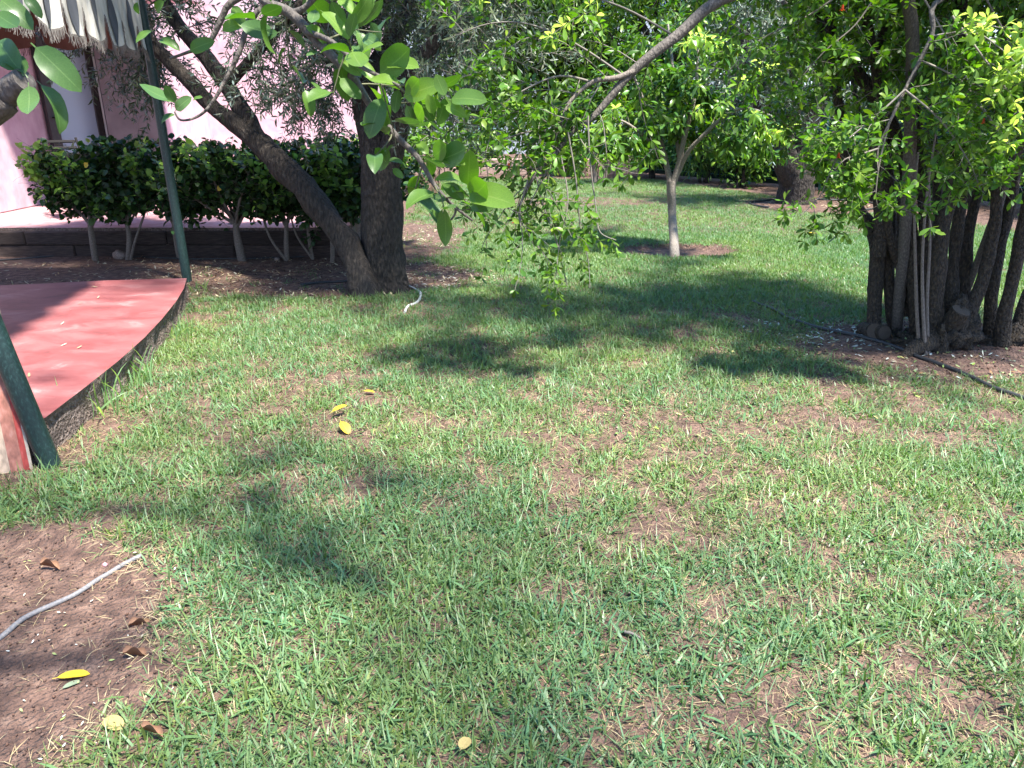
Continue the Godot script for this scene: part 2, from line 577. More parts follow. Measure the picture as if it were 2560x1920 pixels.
	M.dark_frame = surf(noise_tex(41, 0.02, [[0.0, lin(0.02, 0.017, 0.017)], [1.0, lin(0.05, 0.044, 0.043)]]), Vector3(4, 1, 4), 0.5)
	M.white_trim = plain(lin(0.75, 0.75, 0.72), 0.5)
	M.room_dark = plain(lin(0.03, 0.03, 0.034), 0.9)  # near-black walls: the unlit inside of the doorway is put into the colour
	M.screen = plain(Color(0.62, 0.69, 0.75, 0.85), 0.22)
	M.screen.transparency = BaseMaterial3D.TRANSPARENCY_ALPHA
	M.panel_grey = plain(lin(0.22, 0.22, 0.24), 0.35)
	M.cloth_cream = surf(noise_tex(42, 0.012, [[0.0, lin(0.44, 0.4, 0.34)], [0.6, lin(0.6, 0.56, 0.5)], [1.0, lin(0.7, 0.67, 0.61)]], FastNoiseLite.TYPE_SIMPLEX_SMOOTH, 6, 512), Vector3(1.6, 0.5, 1.6), 0.95, fine, 0.15)
	M.cloth_cream.backlight_enabled = true
	M.cloth_cream.backlight = Color(0.2, 0.19, 0.16)
	M.cloth_dark = plain(lin(0.075, 0.08, 0.095), 0.95)
	M.cloth_brown = surf(noise_tex(43, 0.012, [[0.0, lin(0.12, 0.05, 0.042)], [1.0, lin(0.2, 0.09, 0.075)]]), Vector3(1, 0.5, 1), 0.95)
	M.fringe = plain(lin(0.2, 0.18, 0.165), 0.95)
	M.fringe_dark = plain(lin(0.03, 0.022, 0.02), 0.95)
	M.rubber = surf(noise_tex(44, 0.03, [[0.0, lin(0.012, 0.013, 0.014)], [0.7, lin(0.03, 0.031, 0.033)], [1.0, lin(0.12, 0.1, 0.09)]]), Vector3(5, 5, 5), 0.55)
	M.rubber_grey = surf(noise_tex(45, 0.03, [[0.0, lin(0.09, 0.088, 0.092)], [0.6, lin(0.17, 0.165, 0.17)], [1.0, lin(0.25, 0.19, 0.16)]]), Vector3(6, 6, 6), 0.7)
	M.rubber_pale = plain(lin(0.4, 0.4, 0.38), 0.55)
	M.stone = surf(noise_tex(46, 0.03, [[0.0, lin(0.14, 0.1, 0.085)], [1.0, lin(0.36, 0.29, 0.25)]]), Vector3(4, 4, 4), 0.9, fine, 0.4)
	M.wall_block = surf(noise_tex(47, 0.02, [[0.0, lin(0.24, 0.15, 0.12)], [1.0, lin(0.42, 0.31, 0.27)]]), Vector3(2, 2, 2), 0.92, fine, 0.5)
	M.far_wall = surf(noise_tex(48, 0.01, [[0.0, lin(0.3, 0.34, 0.42)], [1.0, lin(0.38, 0.42, 0.5)]]), Vector3(0.4, 0.4, 0.4), 0.9)
	M.far_pane = plain(lin(0.12, 0.16, 0.24), 0.08)
	M.teal = plain(lin(0.25, 0.5, 0.5), 0.5)
	M.wire = plain(lin(0.05, 0.2, 0.16), 0.4)
	M.painted_dark = plain(lin(0.006, 0.022, 0.016), 0.9)  # near-black green that paints the darkness behind the fence
	M.reed = surf(noise_tex(49, 0.03, [[0.0, lin(0.12, 0.075, 0.045)], [1.0, lin(0.3, 0.21, 0.14)]]), Vector3(9, 1, 9), 0.9)
	M.red_petal = leafy(Color(0.8, 0.2, 0.1), 0.6, false)
	M.red_petal.albedo_color = lin(0.6, 0.03, 0.03)
	M.orange_petal = leafy(Color(0.8, 0.3, 0.1), 0.5, false)
	M.orange_petal.albedo_color = lin(0.62, 0.09, 0.02)
	# foliage: tints come with each leaf
	M.leaf = leafy(Color(0.85, 0.95, 0.4), 0.4)
	M.leaf_gloss = leafy(Color(0.85, 0.95, 0.4), 0.3)
	M.leaf_olive = leafy(Color(0.5, 0.55, 0.4), 0.5)
	M.leaf_dark = leafy(Color(0.7, 0.85, 0.35), 0.38)
	M.grass = leafy(Color(0.75, 0.9, 0.4), 0.4)
	M.straw = leafy(Color(0.5, 0.45, 0.3), 0.8)

func sheet(xs: Array, zs: Array, f: Callable) -> ArrayMesh:
	var verts := PackedVector3Array()
	var idx := PackedInt32Array()
	for z in zs:
		for x in xs:
			verts.append(Vector3(x, f.call(x, z), z))
	var w := xs.size()
	for j in zs.size() - 1:
		for i in w - 1:
			var a := j * w + i
			idx.append_array(PackedInt32Array([a, a + 1, a + w, a + 1, a + w + 1, a + w]))
	var nrm := PackedVector3Array()
	for v in verts:
		var e := 0.03
		nrm.append(Vector3(f.call(v.x - e, v.z) - f.call(v.x + e, v.z), 2.0 * e, f.call(v.x, v.z - e) - f.call(v.x, v.z + e)).normalized())
	var arr := []
	arr.resize(Mesh.ARRAY_MAX)
	arr[Mesh.ARRAY_VERTEX] = verts
	arr[Mesh.ARRAY_NORMAL] = nrm
	arr[Mesh.ARRAY_INDEX] = idx
	var m := ArrayMesh.new()
	m.add_surface_from_arrays(Mesh.PRIMITIVE_TRIANGLES, arr)
	return m

func spaced(parts: Array) -> Array:
	var out := []
	for p in parts:
		var v: float = p[0]
		while v < p[1] - 1e-4:
			out.append(v)
			v += p[2]
	out.append(parts[parts.size() - 1][1])
	return out

# a flat-topped slab with the outline pts (x, z), from y0 to y1, its top edge worn; top and side are two meshes
func slab(pts: Array, y0: float, y1: float, uneven: float) -> Array:
	var top := new_st()
	var side := new_st()
	var poly := PackedVector2Array()
	for p in pts:
		poly.append(Vector2(p.x, p.y))
	var tri := Geometry2D.triangulate_polygon(poly)
	for i in range(0, tri.size(), 3):
		var q := [poly[tri[i]], poly[tri[i + 1]], poly[tri[i + 2]]]
		if (q[1] - q[0]).cross(q[2] - q[0]) < 0.0:
			q = [q[0], q[2], q[1]]
		for v in q:
			top.set_normal(Vector3.UP)
			top.add_vertex(Vector3(v.x, y1, v.y))
	for i in poly.size():
		var a := poly[i]
		var b := poly[(i + 1) % poly.size()]
		var cols := maxi(1, int((b - a).length() / 0.08))
		var out := Vector2((b - a).y, -(b - a).x).normalized()
		var rows := 6
		var g := func(c: int, r: int) -> Vector3:
			var p := a.lerp(b, float(c) / cols)
			var t := float(r) / rows
			var push: float = uneven * (0.5 + nb.get_noise_3d(p.x * 40.0, t * 20.0, p.y * 40.0)) * (1.0 if r < rows else 0.0) + (0.02 * (1.0 - t) if uneven > 0.0 else 0.0)
			return Vector3(p.x + out.x * push, lerpf(y0, y1, t), p.y + out.y * push)
		for c in cols:
			for r in rows:
				for v in [[c, r], [c, r + 1], [c + 1, r + 1], [c, r], [c + 1, r + 1], [c + 1, r]]:
					side.set_smooth_group(0)
					side.add_vertex(g.call(v[0], v[1]))
	side.generate_normals()
	return [top.commit(), side.commit()]

func wall_box(called: String, lo: Vector3, hi: Vector3, m: Material, parent: Node3D, base: Vector3, ch := 0.012) -> MeshInstance3D:
	var o := kid(called, block(hi - lo, ch), m, parent, Transform3D(Basis(), (lo + hi) * 0.5 - base))
	return o

# ---------------------------------------------------------------- the scene
func _ready() -> void:
	rng.seed = 20240517
	for n in [[na, 5, 0.1, 3], [nb, 6, 0.1, 4], [nc, 7, 0.1, 2]]:
		n[0].seed = n[1]
		n[0].frequency = n[2]
		n[0].fractal_octaves = n[3]
		n[0].noise_type = FastNoiseLite.TYPE_SIMPLEX_SMOOTH
	# camera, sky, sun
	var cam := Camera3D.new()
	cam.name = "camera"
	add_child(cam)
	cam.position = EYE
	cam.rotation_degrees = Vector3(-PITCH, 0, 0)
	cam.fov = FOV
	cam.near = 0.05
	cam.far = 600.0
	cam.current = true
	var env := Environment.new()
	env.background_mode = Environment.BG_SKY
	var sky := Sky.new()
	var ps := ProceduralSkyMaterial.new()
	ps.sky_top_color = Color(0.42, 0.6, 0.86)
	ps.sky_horizon_color = Color(0.84, 0.9, 0.96)
	ps.sky_curve = 0.2
	ps.ground_bottom_color = Color(0.3, 0.26, 0.22)
	ps.ground_horizon_color = Color(0.6, 0.62, 0.6)
	ps.sun_angle_max = 20.0
	sky.sky_material = ps
	env.sky = sky
	env.background_energy_multiplier = 0.8
	env.tonemap_mode = Environment.TONE_MAPPER_LINEAR
	env.tonemap_exposure = 3.85
	env.sdfgi_enabled = true
	env.ssao_enabled = true
	env.ssil_enabled = true
	var we := WorldEnvironment.new()
	we.name = "world_environment"
	we.environment = env
	add_child(we)
	var sun := DirectionalLight3D.new()
	sun.name = "sun"
	sun.light_color = Color(1.0, 0.985, 0.945)
	sun.light_energy = 1.6
	sun.light_angular_distance = 4.0
	sun.shadow_enabled = true
	add_child(sun)
	sun.basis = Basis.looking_at(-Vector3(0.32, 1.0, 0.30).normalized(), Vector3.FORWARD)

	make_materials()
	build_ground()
	build_house()
	build_patio()
	build_tent()
	build_olives()
	build_hedge()
	build_citrus()
	build_pomegranate()
	build_lemon()
	build_background()
	build_lawn()
	build_small_things()

func build_ground() -> void:
	var xs := spaced([[-160, -20, 20.0], [-20, -8, 1.0], [-8, 8, 0.08], [8, 20, 1.0], [20, 160, 20.0]])
	var zs := spaced([[-160, -28, 12.0], [-28, -17, 0.5], [-17, 1, 0.08], [1, 10, 1.0], [10, 100, 15.0]])
	var g := part("ground", sheet(xs, zs, soil_y), M.soil, self)
	tag(g, "reddish brown garden soil", "ground", "", "structure")

func build_house() -> void:
	# raised terrace of pink concrete behind two rows of old timber boards
	var t := slab([Vector2(-12, -8.02), Vector2(-1.76, -8.02), Vector2(-1.96, -12.9), Vector2(-12, -12.9)], -0.05, 0.3, 0.0)
	var tn := Node3D.new()
	tn.name = "terrace"
	add_child(tn)
	tag(tn, "raised pink concrete terrace behind the hedge", "terrace", "", "structure")
	part("paving", t[0], M.terrace, tn)
	part("terrace_side", t[1], M.concrete, tn)
	var rb := Vector3(-4.0, 0, -7.97)
	var rw := thing("retaining_wall", rb, "low retaining wall of dark weathered timber boards under the terrace edge", "retaining wall")
	for row in 2:
		var x := -8.0 - row * 0.7
		while x < -1.75:
			var l := rng.randf_range(1.5, 2.1)
			var x2 := minf(x + l, -1.74)
			if x2 - x > 0.15:
				wall_box("board", Vector3(x + 0.006, (-0.03 if row == 0 else 0.128), -8.012 + 0.0), Vector3(x2 - 0.006, (0.118 if row == 0 else 0.272), -7.955 + row * 0.012 + rng.randf_range(-0.006, 0.006)), M.timber[rng.randi() % 4 if row == 0 else rng.randi() % 2], rw, rb, 0.012)
			x = x2
	# house
	var b := Vector3(-5.5, 0.3, -11.0)
	var h := thing("house", b, "pink plastered house with an open dark doorway at the back of the terrace", "house")
	wall_box("side_wall", Vector3(-6.5, 0.303, -11.0), Vector3(-6.2, 3.3, -7.4), M.pink, h, b)
	wall_box("pier", Vector3(-5.52, 0.303, -11.0), Vector3(-4.83, 3.297, -10.7), M.grey_plaster, h, b)
	wall_box("lintel", Vector3(-6.2, 2.35, -10.998), Vector3(-5.52, 3.29, -10.703), M.grey_plaster, h, b)
	wall_box("return_wall", Vector3(-5.1, 0.303, -12.55), Vector3(-4.83, 3.3, -11.002), M.pink, h, b)
	wall_box("back_wall", Vector3(-5.1, 0.303, -12.85), Vector3(-2.5, 3.3, -12.552), M.pink, h, b)
	wall_box("end_wall", Vector3(-2.78, 0.29, -16.0), Vector3(-2.503, 3.3, -12.853), M.pink, h, b)
	wall_box("parapet", Vector3(-5.14, 3.302, -12.9), Vector3(-2.46, 3.38, -12.5), M.pink, h, b)
	wall_box("roof", Vector3(-6.5, 3.302, -16.0), Vector3(-5.142, 3.42, -10.66), M.pink, h, b)
	wall_box("room_wall", Vector3(-6.5, 0.29, -13.2), Vector3(-5.102, 3.28, -13.0), M.room_dark, h, b)
	wall_box("room_side", Vector3(-6.7, 0.29, -13.0), Vector3(-6.502, 3.28, -11.003), M.room_dark, h, b)
	wall_box("added_shade_roof", Vector3(-6.5, 2.75, -10.66), Vector3(-4.0, 2.87, -9.1), M.pink, h, b)  # unseen roof slab added to keep the sun off pier and doorway
	# pilaster and drain streaks on the lit wall
	wall_box("pilaster", Vector3(-3.35, 0.303, -12.55), Vector3(-3.2, 3.28, -12.5), M.pink, h, b)
	# screen door standing open
	var db := Vector3(-6.14, 0.33, -10.42)
	var door := Node3D.new()
	door.name = "screen_door"
	h.add_child(door)
	door.position = db - b
	door.rotation.y = deg_to_rad(52.0)
	door.set_meta("label", "open screen door with dark frame and pale mesh")
	kid("stile", block(Vector3(0.12, 2.02, 0.05), 0.006), M.dark_frame, door, Transform3D(Basis(), Vector3(0.06, 1.01, 0)))
	kid("stile", block(Vector3(0.09, 2.02, 0.05), 0.006), M.dark_frame, door, Transform3D(Basis(), Vector3(0.665, 1.01, 0)))
	kid("edge_strip", block(Vector3(0.03, 2.0, 0.035), 0.004), M.white_trim, door, Transform3D(Basis(), Vector3(0.727, 1.01, 0)))
	kid("rail", block(Vector3(0.498, 0.1, 0.046), 0.006), M.dark_frame, door, Transform3D(Basis(), Vector3(0.3705, 1.968, 0)))
	kid("rail", block(Vector3(0.498, 0.1, 0.046), 0.006), M.dark_frame, door, Transform3D(Basis(), Vector3(0.3705, 0.52, 0)))
	kid("mesh_panel", block(Vector3(0.498, 1.34, 0.008), 0.001), M.screen, door, Transform3D(Basis(), Vector3(0.3705, 1.243, 0)))
	kid("kick_panel", block(Vector3(0.498, 0.455, 0.024), 0.004), M.panel_grey, door, Transform3D(Basis(), Vector3(0.3705, 0.24, 0)))
	for i in 3:
		kid("slat", block(Vector3(0.46, 0.03, 0.012), 0.004), M.panel_grey, door, Transform3D(Basis(), Vector3(0.3705, 0.13 + i * 0.11, 0.019)))
	kid("handle", tube_mesh([Vector3(0.06, 1.05, 0.02), Vector3(0.06, 1.05, 0.07), Vector3(0.1, 1.05, 0.075), Vector3(0.18, 1.045, 0.075)], [0.011, 0.009], 8), M.dark_metal, door, Transform3D())
	kid("door_jamb", block(Vector3(0.07, 2.06, 0.1), 0.006), M.dark_frame, h, Transform3D(Basis(), Vector3(-6.16, 1.33, -10.5) - b))
	chair(Vector3(-5.12, 0.3, -8.9), 0.7, "dark metal chair with an open back standing beside the screen door")
	chair(Vector3(-3.75, 0.3, -9.0), 2.6, "dark metal chair half hidden behind the middle of the hedge")

func chair(at: Vector3, turn: float, label: String) -> void:
	var c := thing("garden_chair", at, label, "chair", "chairs on the terrace")
	c.rotation.y = turn
	kid("seat", block(Vector3(0.44, 0.035, 0.42), 0.012), M.dark_metal, c, Transform3D(Basis(), Vector3(0, 0.445, 0)))
	for s in [-1, 1]:
		kid("leg", tube_mesh([Vector3(0.2 * s, 0.428, 0.18), Vector3(0.215 * s, 0.0, 0.2)], [0.014, 0.012], 8, 0, 1), M.dark_metal, c, Transform3D())
		kid("leg", tube_mesh([Vector3(0.2 * s, 0.428, -0.18), Vector3(0.215 * s, 0.0, -0.23)], [0.014, 0.012], 8, 0, 1), M.dark_metal, c, Transform3D())
		kid("back_post", tube_mesh([Vector3(0.2 * s, 0.462, -0.19), Vector3(0.205 * s, 0.7, -0.24), Vector3(0.19 * s, 0.87, -0.3)], [0.014, 0.014], 8), M.dark_metal, c, Transform3D())
		kid("armrest", tube_mesh([Vector3(0.21 * s, 0.66, -0.225), Vector3(0.24 * s, 0.67, 0.0), Vector3(0.235 * s, 0.62, 0.15), Vector3(0.215 * s, 0.46, 0.17)], [0.013, 0.013], 8), M.dark_metal, c, Transform3D())
	for k in 3:
		kid("back_slat", block(Vector3(0.36, 0.035, 0.018), 0.007), M.dark_metal, c, Transform3D(Basis(Vector3.RIGHT, -0.32), Vector3(0, 0.69 + k * 0.07, -0.243 - k * 0.024)))
	kid("back_rail", block(Vector3(0.37, 0.03, 0.016), 0.006), M.dark_metal, c, Transform3D(Basis(Vector3.RIGHT, -0.25), Vector3(0, 0.57, -0.215)))

func build_patio() -> void:
	var pts := [Vector2(-2.09, -3.06), Vector2(-2.12, -3.45), Vector2(-2.16, -3.87), Vector2(-2.22, -4.3), Vector2(-2.3, -4.72), Vector2(-2.41, -5.2), Vector2(-2.52, -5.6), Vector2(-2.65, -5.97), Vector2(-3.3, -5.88), Vector2(-3.94, -5.72), Vector2(-6.5, -5.3), Vector2(-6.5, -3.0), Vector2(-3.2, -3.02), Vector2(-2.25, -3.03)]
	var s := slab(pts, -0.06, 0.2, 0.035)
	var n := Node3D.new()
	n.name = "patio_slab"
	add_child(n)
	tag(n, "low red painted concrete patio with worn patches and a crumbling edge", "patio", "", "structure")
	part("red_paving", s[0], M.red_floor, n)
	part("rough_edge", s[1], M.concrete, n)

func build_tent() -> void:
	var p1 := Vector3(-2.98, 0, -6.72)
	var p2 := Vector3(-2.11, 0, -3.02)
	var t1 := Vector3(-3.03, 2.36, -6.76)
	var t2 := Vector3(-2.2, 2.36, -3.0)
	var b := Vector3(-4.0, 0, -4.9)
	var t := thing("tent_awning", b, "cream fabric tent awning with scalloped fringed edge and dark lozenges over the red patio", "awning")
	part("pole", tube_mesh([p1 + Vector3(0, -0.05, 0), p1.lerp(t1, 0.5), t1], [0.042, 0.036], 16), M.green_paint, t, b)
	part("pole", tube_mesh([Vector3(-2.055, -0.05, -2.985), Vector3(-2.22, 1.0, -2.99), Vector3(-2.4, 2.36, -3.0)], [0.044, 0.04], 16), M.green_paint, t, b)
	var t3 := Vector3(-7.2, 2.36, -6.5)
	var t4 := Vector3(-7.2, 2.36, -2.9)
	var peak := Vector3(-4.7, 3.3, -4.8)
	# roof cloth with some thickness
	var st := new_st()
	var rim := [t1, t2 + Vector3(0, 0, 0.6), t4 + Vector3(0, 0, 0.5), t3]
	for i in 4:
		var a: Vector3 = rim[i]
		var c: Vector3 = rim[(i + 1) % 4]
		var K := 8
		var f := func(u: float, v: float) -> Vector3:
			var e := a.lerp(c, u)
			var q := e.lerp(peak, v)
			q.y -= 0.22 * sin(PI * v) * (0.4 + 0.6 * sin(PI * u))
			return q
		for iu in K:
			for iv in K:
				for lay in [0.0, -0.006]:
					var off := Vector3(0, lay, 0)
					for q in [[iu, iv], [iu + 1, iv], [iu + 1, iv + 1], [iu, iv], [iu + 1, iv + 1], [iu, iv + 1]]:
						st.set_smooth_group(0)
						st.add_vertex(f.call(float(q[0]) / K, float(q[1]) / K) + off)
	st.generate_normals()
	part("roof_cloth", st.commit(), M.cloth_cream, t, b)
	# scalloped valances: towards the lawn (cream with lozenges), at the back (brown lining)
	valance(t, b, t2 + Vector3(-0.02, 0.02, 0.55), t1 + Vector3(0.0, 0.02, 0.02), 2.34, 0.40, M.cloth_cream, M.fringe, true)
	valance(t, b, t1 + Vector3(-0.03, 0.0, 0.04), t3, 2.34, 0.36, M.cloth_brown, M.fringe_dark, false)

func valance(t: Node3D, b: Vector3, a: Vector3, c: Vector3, top: float, drop: float, m: Material, fm: Material, cream: bool) -> void:
	var flat := Vector3(c.x - a.x, 0, c.z - a.z)
	var long := flat.length()
	var dir := flat / long
	var out := dir.cross(Vector3.UP)
	var step := 0.012
	var n := int(long / step)
	var edge := func(s: float) -> float:
		var k := fposmod(s, 0.42) / 0.42
		var low: float = drop - 0.03 + 0.06 * pow(sin(PI * k / 0.84), 0.5) if k < 0.84 else drop - 0.03 - 0.13 * pow(sin(PI * (k - 0.84) / 0.16), 0.7)
		return low + 0.012 * nb.get_noise_1d(s * 40.0)
	var face := func(s: float, y: float) -> Vector3:
		var wob := 0.012 * sin(s * 21.0) * y / drop + 0.012 * nb.get_noise_2d(s * 30.0, y * 20.0) + 0.02 * y
		return Vector3(a.x, 0, a.z) + dir * s + Vector3(0, top - y - 0.0, 0) + out * wob
	var st := new_st()
	for i in n:
		var s0 := i * step
		var s1 := s0 + step
		for r in 8:
			for lay in [0.0, 0.004]:
				for q in [[s0, r], [s1, r], [s1, r + 1], [s0, r], [s1, r + 1], [s0, r + 1]]:
					var yy: float = edge.call(q[0]) * q[1] / 8.0
					st.set_smooth_group(0)
					st.add_vertex(face.call(q[0], yy) - out * lay)
	st.generate_normals()
	part("valance", st.commit(), m, t, b)
	# fringe threads hanging from the edge
	var fs := new_st()
	var s := 0.0
	while s < long:
		var y: float = edge.call(s)
		var p: Vector3 = face.call(s, y) + out * 0.003
		tube(fs, [p + Vector3(0, 0.012, 0), p + Vector3(rng.randfn() * 0.003, -0.02, rng.randfn() * 0.003), p + Vector3(rng.randfn() * 0.008, -rng.randf_range(0.04, 0.07), rng.randfn() * 0.008)], [0.0022, 0.0016], 3, 0.0, 6.0, false)
		s += 0.006 if cream else 0.011
	var fo := part("fringe", fs.commit(), fm, t, b)
	fo.set_meta("kind", "stuff")
	if cream:
		var k := 0
		s = 0.18
		while s < long - 0.05:
			var ls := new_st()
			var rows := 12
			for r in rows:
				for side in 8:
					var wa := 0.075 * sin(PI * clampf(float(r) / rows, 0.02, 0.98))
					var wb := 0.075 * sin(PI * clampf(float(r + 1) / rows, 0.02, 0.98))
					var ua := side / 4.0 - 1.0
					var ub := (side + 1) / 4.0 - 1.0
					var ya := 0.02 + (drop - 0.0) * r / rows
					var yb := 0.02 + (drop - 0.0) * (r + 1) / rows
					var q := [[s + wa * ua, ya], [s + wa * ub, ya], [s + wb * ub, yb], [s + wb * ua, yb]]
					for e in [0, 1, 2, 0, 2, 3]:
						ls.set_smooth_group(0)
						ls.add_vertex(face.call(q[e][0], q[e][1]) + out * 0.006)
			ls.generate_normals()
			part("lozenge", ls.commit(), M.cloth_dark, t, b)
			s += 0.42
			k += 1

# ---------------------------------------------------------------- trees and shrubs
func limb(w: Dictionary, root: Node3D, called: String, pts: Array, radii: Array, m: Material, sides := 10, lump := 0.3, sub := 5, lump_f := 5.0) -> Array:
	part(called, tube_mesh(pts, radii, sides, lump, sub, lump_f), m, root, root.position)
	return smooth(pts, 6)

func twigs_from(w: Dictionary, line: Array, f0: float, f1: float, n: int, length: float, r: float, o: Dictionary, level: int, bias := Vector3.ZERO) -> void:
	for i in n:
		var f := lerpf(f0, f1, (i + rng.randf()) / n) * (line.size() - 1)
		var k := mini(int(f), line.size() - 2)
		var tng: Vector3 = (line[k + 1] - line[k]).normalized()
		var side := rdir()
		side = (side - tng * side.dot(tng)).normalized()
		grow(w, (line[k] as Vector3).lerp(line[k + 1], f - k), tng * 0.35 + side * 0.9 + bias, length * rng.randf_range(0.6, 1.25), r, o, level)

# leafy boughs high above the frame
func high_crown(w: Dictionary, root: Node3D, from: Vector3, tips: Array, n: int, shapes: Array, m: Material, tints: Array, size := 0.26) -> void:
	var where := []
	for e in shapes:
		where.append([])
	for p in tips:
		var mid: Vector3 = from.lerp(p, 0.5) + Vector3(0, 0.15, 0)
		limb(w, root, "limb", [from, mid, p], [0.045, 0.03, 0.012], M.bark, 8, 0.2)
		for i in n:
			var c: Vector3 = mid.lerp(p, rng.randf_range(0.1, 1.1)) + rdir() * Vector3(0.6, 0.35, 0.6) * pow(rng.randf(), 0.5)
			var k := rng.randi() % shapes.size()
			var r := size * rng.randf_range(0.75, 1.3)
			where[k].append(Transform3D(Basis(Vector3.UP, rng.randf() * TAU).scaled(Vector3(r, r, r)), c - root.position))
	mass("foliage", shapes, where, m, tints, root)

func build_olives() -> void:
	var olive := [leaf_mesh(0.2, 0.7, 0.75, 0.2, 0.5, 4), leaf_mesh(0.24, 0.7, 0.7, 0.15, -0.35, 4), leaf_mesh(0.17, 0.7, 0.7, 0.2, 0.15, 4)]
	M.olive_meshes = olive
	var oc := clumps_of(0.24, 0.7, 0.72, 0.3, 70, 4, -0.2)
	M.olive_clumps = oc
	var tints := [Color(0.055, 0.085, 0.05), Color(0.09, 0.12, 0.085), Color(0.16, 0.19, 0.155), Color(0.06, 0.09, 0.04)]
	M.olive_tints = tints
	var o := {steps = 5, wander = 0.22, grav = -0.13, per_m = 62.0, whorl = 2, along = 0.9, up = 0.5, len = 0.062, subs = 4, ratio = 0.55, sides = 4}
	# leaning trunk that parts into two limbs
	var b1 := Vector3(-1.282, 0.000, -6.210)
	var t1 := thing("olive_tree", b1, "old olive tree leaning left with its dark trunk parting into two limbs", "olive tree")
	var w := {st = new_st(), leaves = []}
	limb(w, t1, "trunk", [Vector3(-1.248, -0.181, -6.200), Vector3(-1.299, 0.103, -6.340), Vector3(-1.412, 0.355, -6.480), Vector3(-1.679, 0.680, -6.620), Vector3(-1.983, 0.989, -6.760), Vector3(-2.248, 1.207, -6.900)], [0.165, 0.13, 0.105, 0.105, 0.108, 0.098], M.bark, 18, 0.4, 6, 4.0)
	var la := limb(w, t1, "limb", [Vector3(-2.161, 1.119, -6.850), Vector3(-2.404, 1.340, -6.942), Vector3(-2.631, 1.483, -7.033), Vector3(-2.879, 1.732, -7.125), Vector3(-3.190, 2.031, -7.217), Vector3(-3.465, 2.328, -7.308), Vector3(-3.655, 2.685, -7.400)], [0.085, 0.076, 0.07, 0.066, 0.062, 0.055, 0.045], M.bark, 14, 0.3, 5)
	var lb := limb(w, t1, "limb", [Vector3(-2.217, 1.167, -6.900), Vector3(-2.465, 1.566, -7.100), Vector3(-2.744, 1.905, -7.300), Vector3(-3.094, 2.284, -7.500), Vector3(-3.308, 2.636, -7.700), Vector3(-3.427, 3.122, -7.900)], [0.086, 0.075, 0.068, 0.06, 0.052, 0.04], M.bark, 14, 0.3, 5)
	var lc := limb(w, t1, "limb", [lb[8], lb[8] + Vector3(0.5, 0.35, 0.3), lb[8] + Vector3(1.0, 0.8, 0.35), lb[8] + Vector3(1.4, 1.3, 0.2)], [0.05, 0.042, 0.032, 0.02], M.bark, 10, 0.25)
	twigs_from(w, la, 0.6, 1.0, 11, 0.75, 0.007, o, 2)
	twigs_from(w, lb, 0.5, 1.0, 13, 0.85, 0.007, o, 2)
	twigs_from(w, lc, 0.1, 1.0, 20, 0.8, 0.007, o, 2, Vector3(0, -0.25, 0))
	high_crown(w, t1, lb[lb.size() - 3], [Vector3(-3.9, 3.2, -6.8), Vector3(-3.2, 3.3, -6.9), Vector3(-4.4, 3.1, -6.7), Vector3(-3.6, 3.2, -7.2), Vector3(-2.6, 3.4, -7.4), Vector3(-1.6, 3.1, -6.6), Vector3(-2.9, 3.3, -6.1), Vector3(-2.0, 3.6, -6.9), Vector3(-2.2, 3.3, -5.6), Vector3(-1.8, 3.2, -4.9), Vector3(-2.5, 3.3, -4.9)], 24, oc, M.leaf_olive, tints)
	part("twigs", w.st.commit(), M.twig, t1, b1)
	foliage(t1, w.leaves, olive, M.leaf_olive, tints, 300)
	# upright trunk beside it
	var b2 := Vector3(-1.166, 0.000, -6.544)
	var t2 := thing("olive_tree", b2, "thick upright olive tree with furrowed dark trunk forking low above the hedge", "olive tree")
	w = {st = new_st(), leaves = []}
	limb(w, t2, "trunk", [Vector3(-1.157, -0.041, -6.500), Vector3(-1.149, 0.066, -6.510), Vector3(-1.130, 0.348, -6.520), Vector3(-1.118, 0.691, -6.530), Vector3(-1.122, 0.990, -6.540), Vector3(-1.107, 1.135, -6.550)], [0.24, 0.2, 0.175, 0.17, 0.165, 0.15], M.bark, 20, 0.4, 6, 4.0)
	la = limb(w, t2, "limb", [Vector3(-1.138, 1.022, -6.550), Vector3(-1.195, 1.341, -6.608), Vector3(-1.235, 1.562, -6.667), Vector3(-1.321, 1.781, -6.725), Vector3(-1.461, 2.059, -6.783), Vector3(-1.578, 2.393, -6.842), Vector3(-1.590, 2.777, -6.900)], [0.13, 0.11, 0.1, 0.09, 0.075, 0.06, 0.04], M.bark, 14, 0.3, 5)
	lb = limb(w, t2, "limb", [Vector3(-1.070, 1.022, -6.550), Vector3(-0.968, 1.280, -6.525), Vector3(-0.903, 1.499, -6.500), Vector3(-0.790, 1.741, -6.475), Vector3(-0.618, 1.974, -6.450), Vector3(-0.464, 2.311, -6.425), Vector3(-0.301, 2.684, -6.400)], [0.13, 0.11, 0.1, 0.085, 0.07, 0.055, 0.04], M.bark, 14, 0.3, 5)
	lc = limb(w, t2, "limb", [Vector3(-1.214, 1.530, -6.600), Vector3(-1.154, 1.849, -6.850), Vector3(-0.968, 2.180, -7.100), Vector3(-0.845, 2.522, -7.350), Vector3(-0.714, 2.937, -7.600)], [0.07, 0.065, 0.055, 0.045, 0.03], M.bark, 12, 0.3, 5)
	twigs_from(w, la, 0.42, 1.0, 20, 0.85, 0.007, o, 2, Vector3(-0.3, -0.1, 0.1))
	twigs_from(w, lb, 0.45, 1.0, 18, 0.8, 0.007, o, 2, Vector3(0.1, 0.0, 0.1))
	twigs_from(w, lc, 0.3, 1.0, 18, 0.8, 0.007, o, 2)
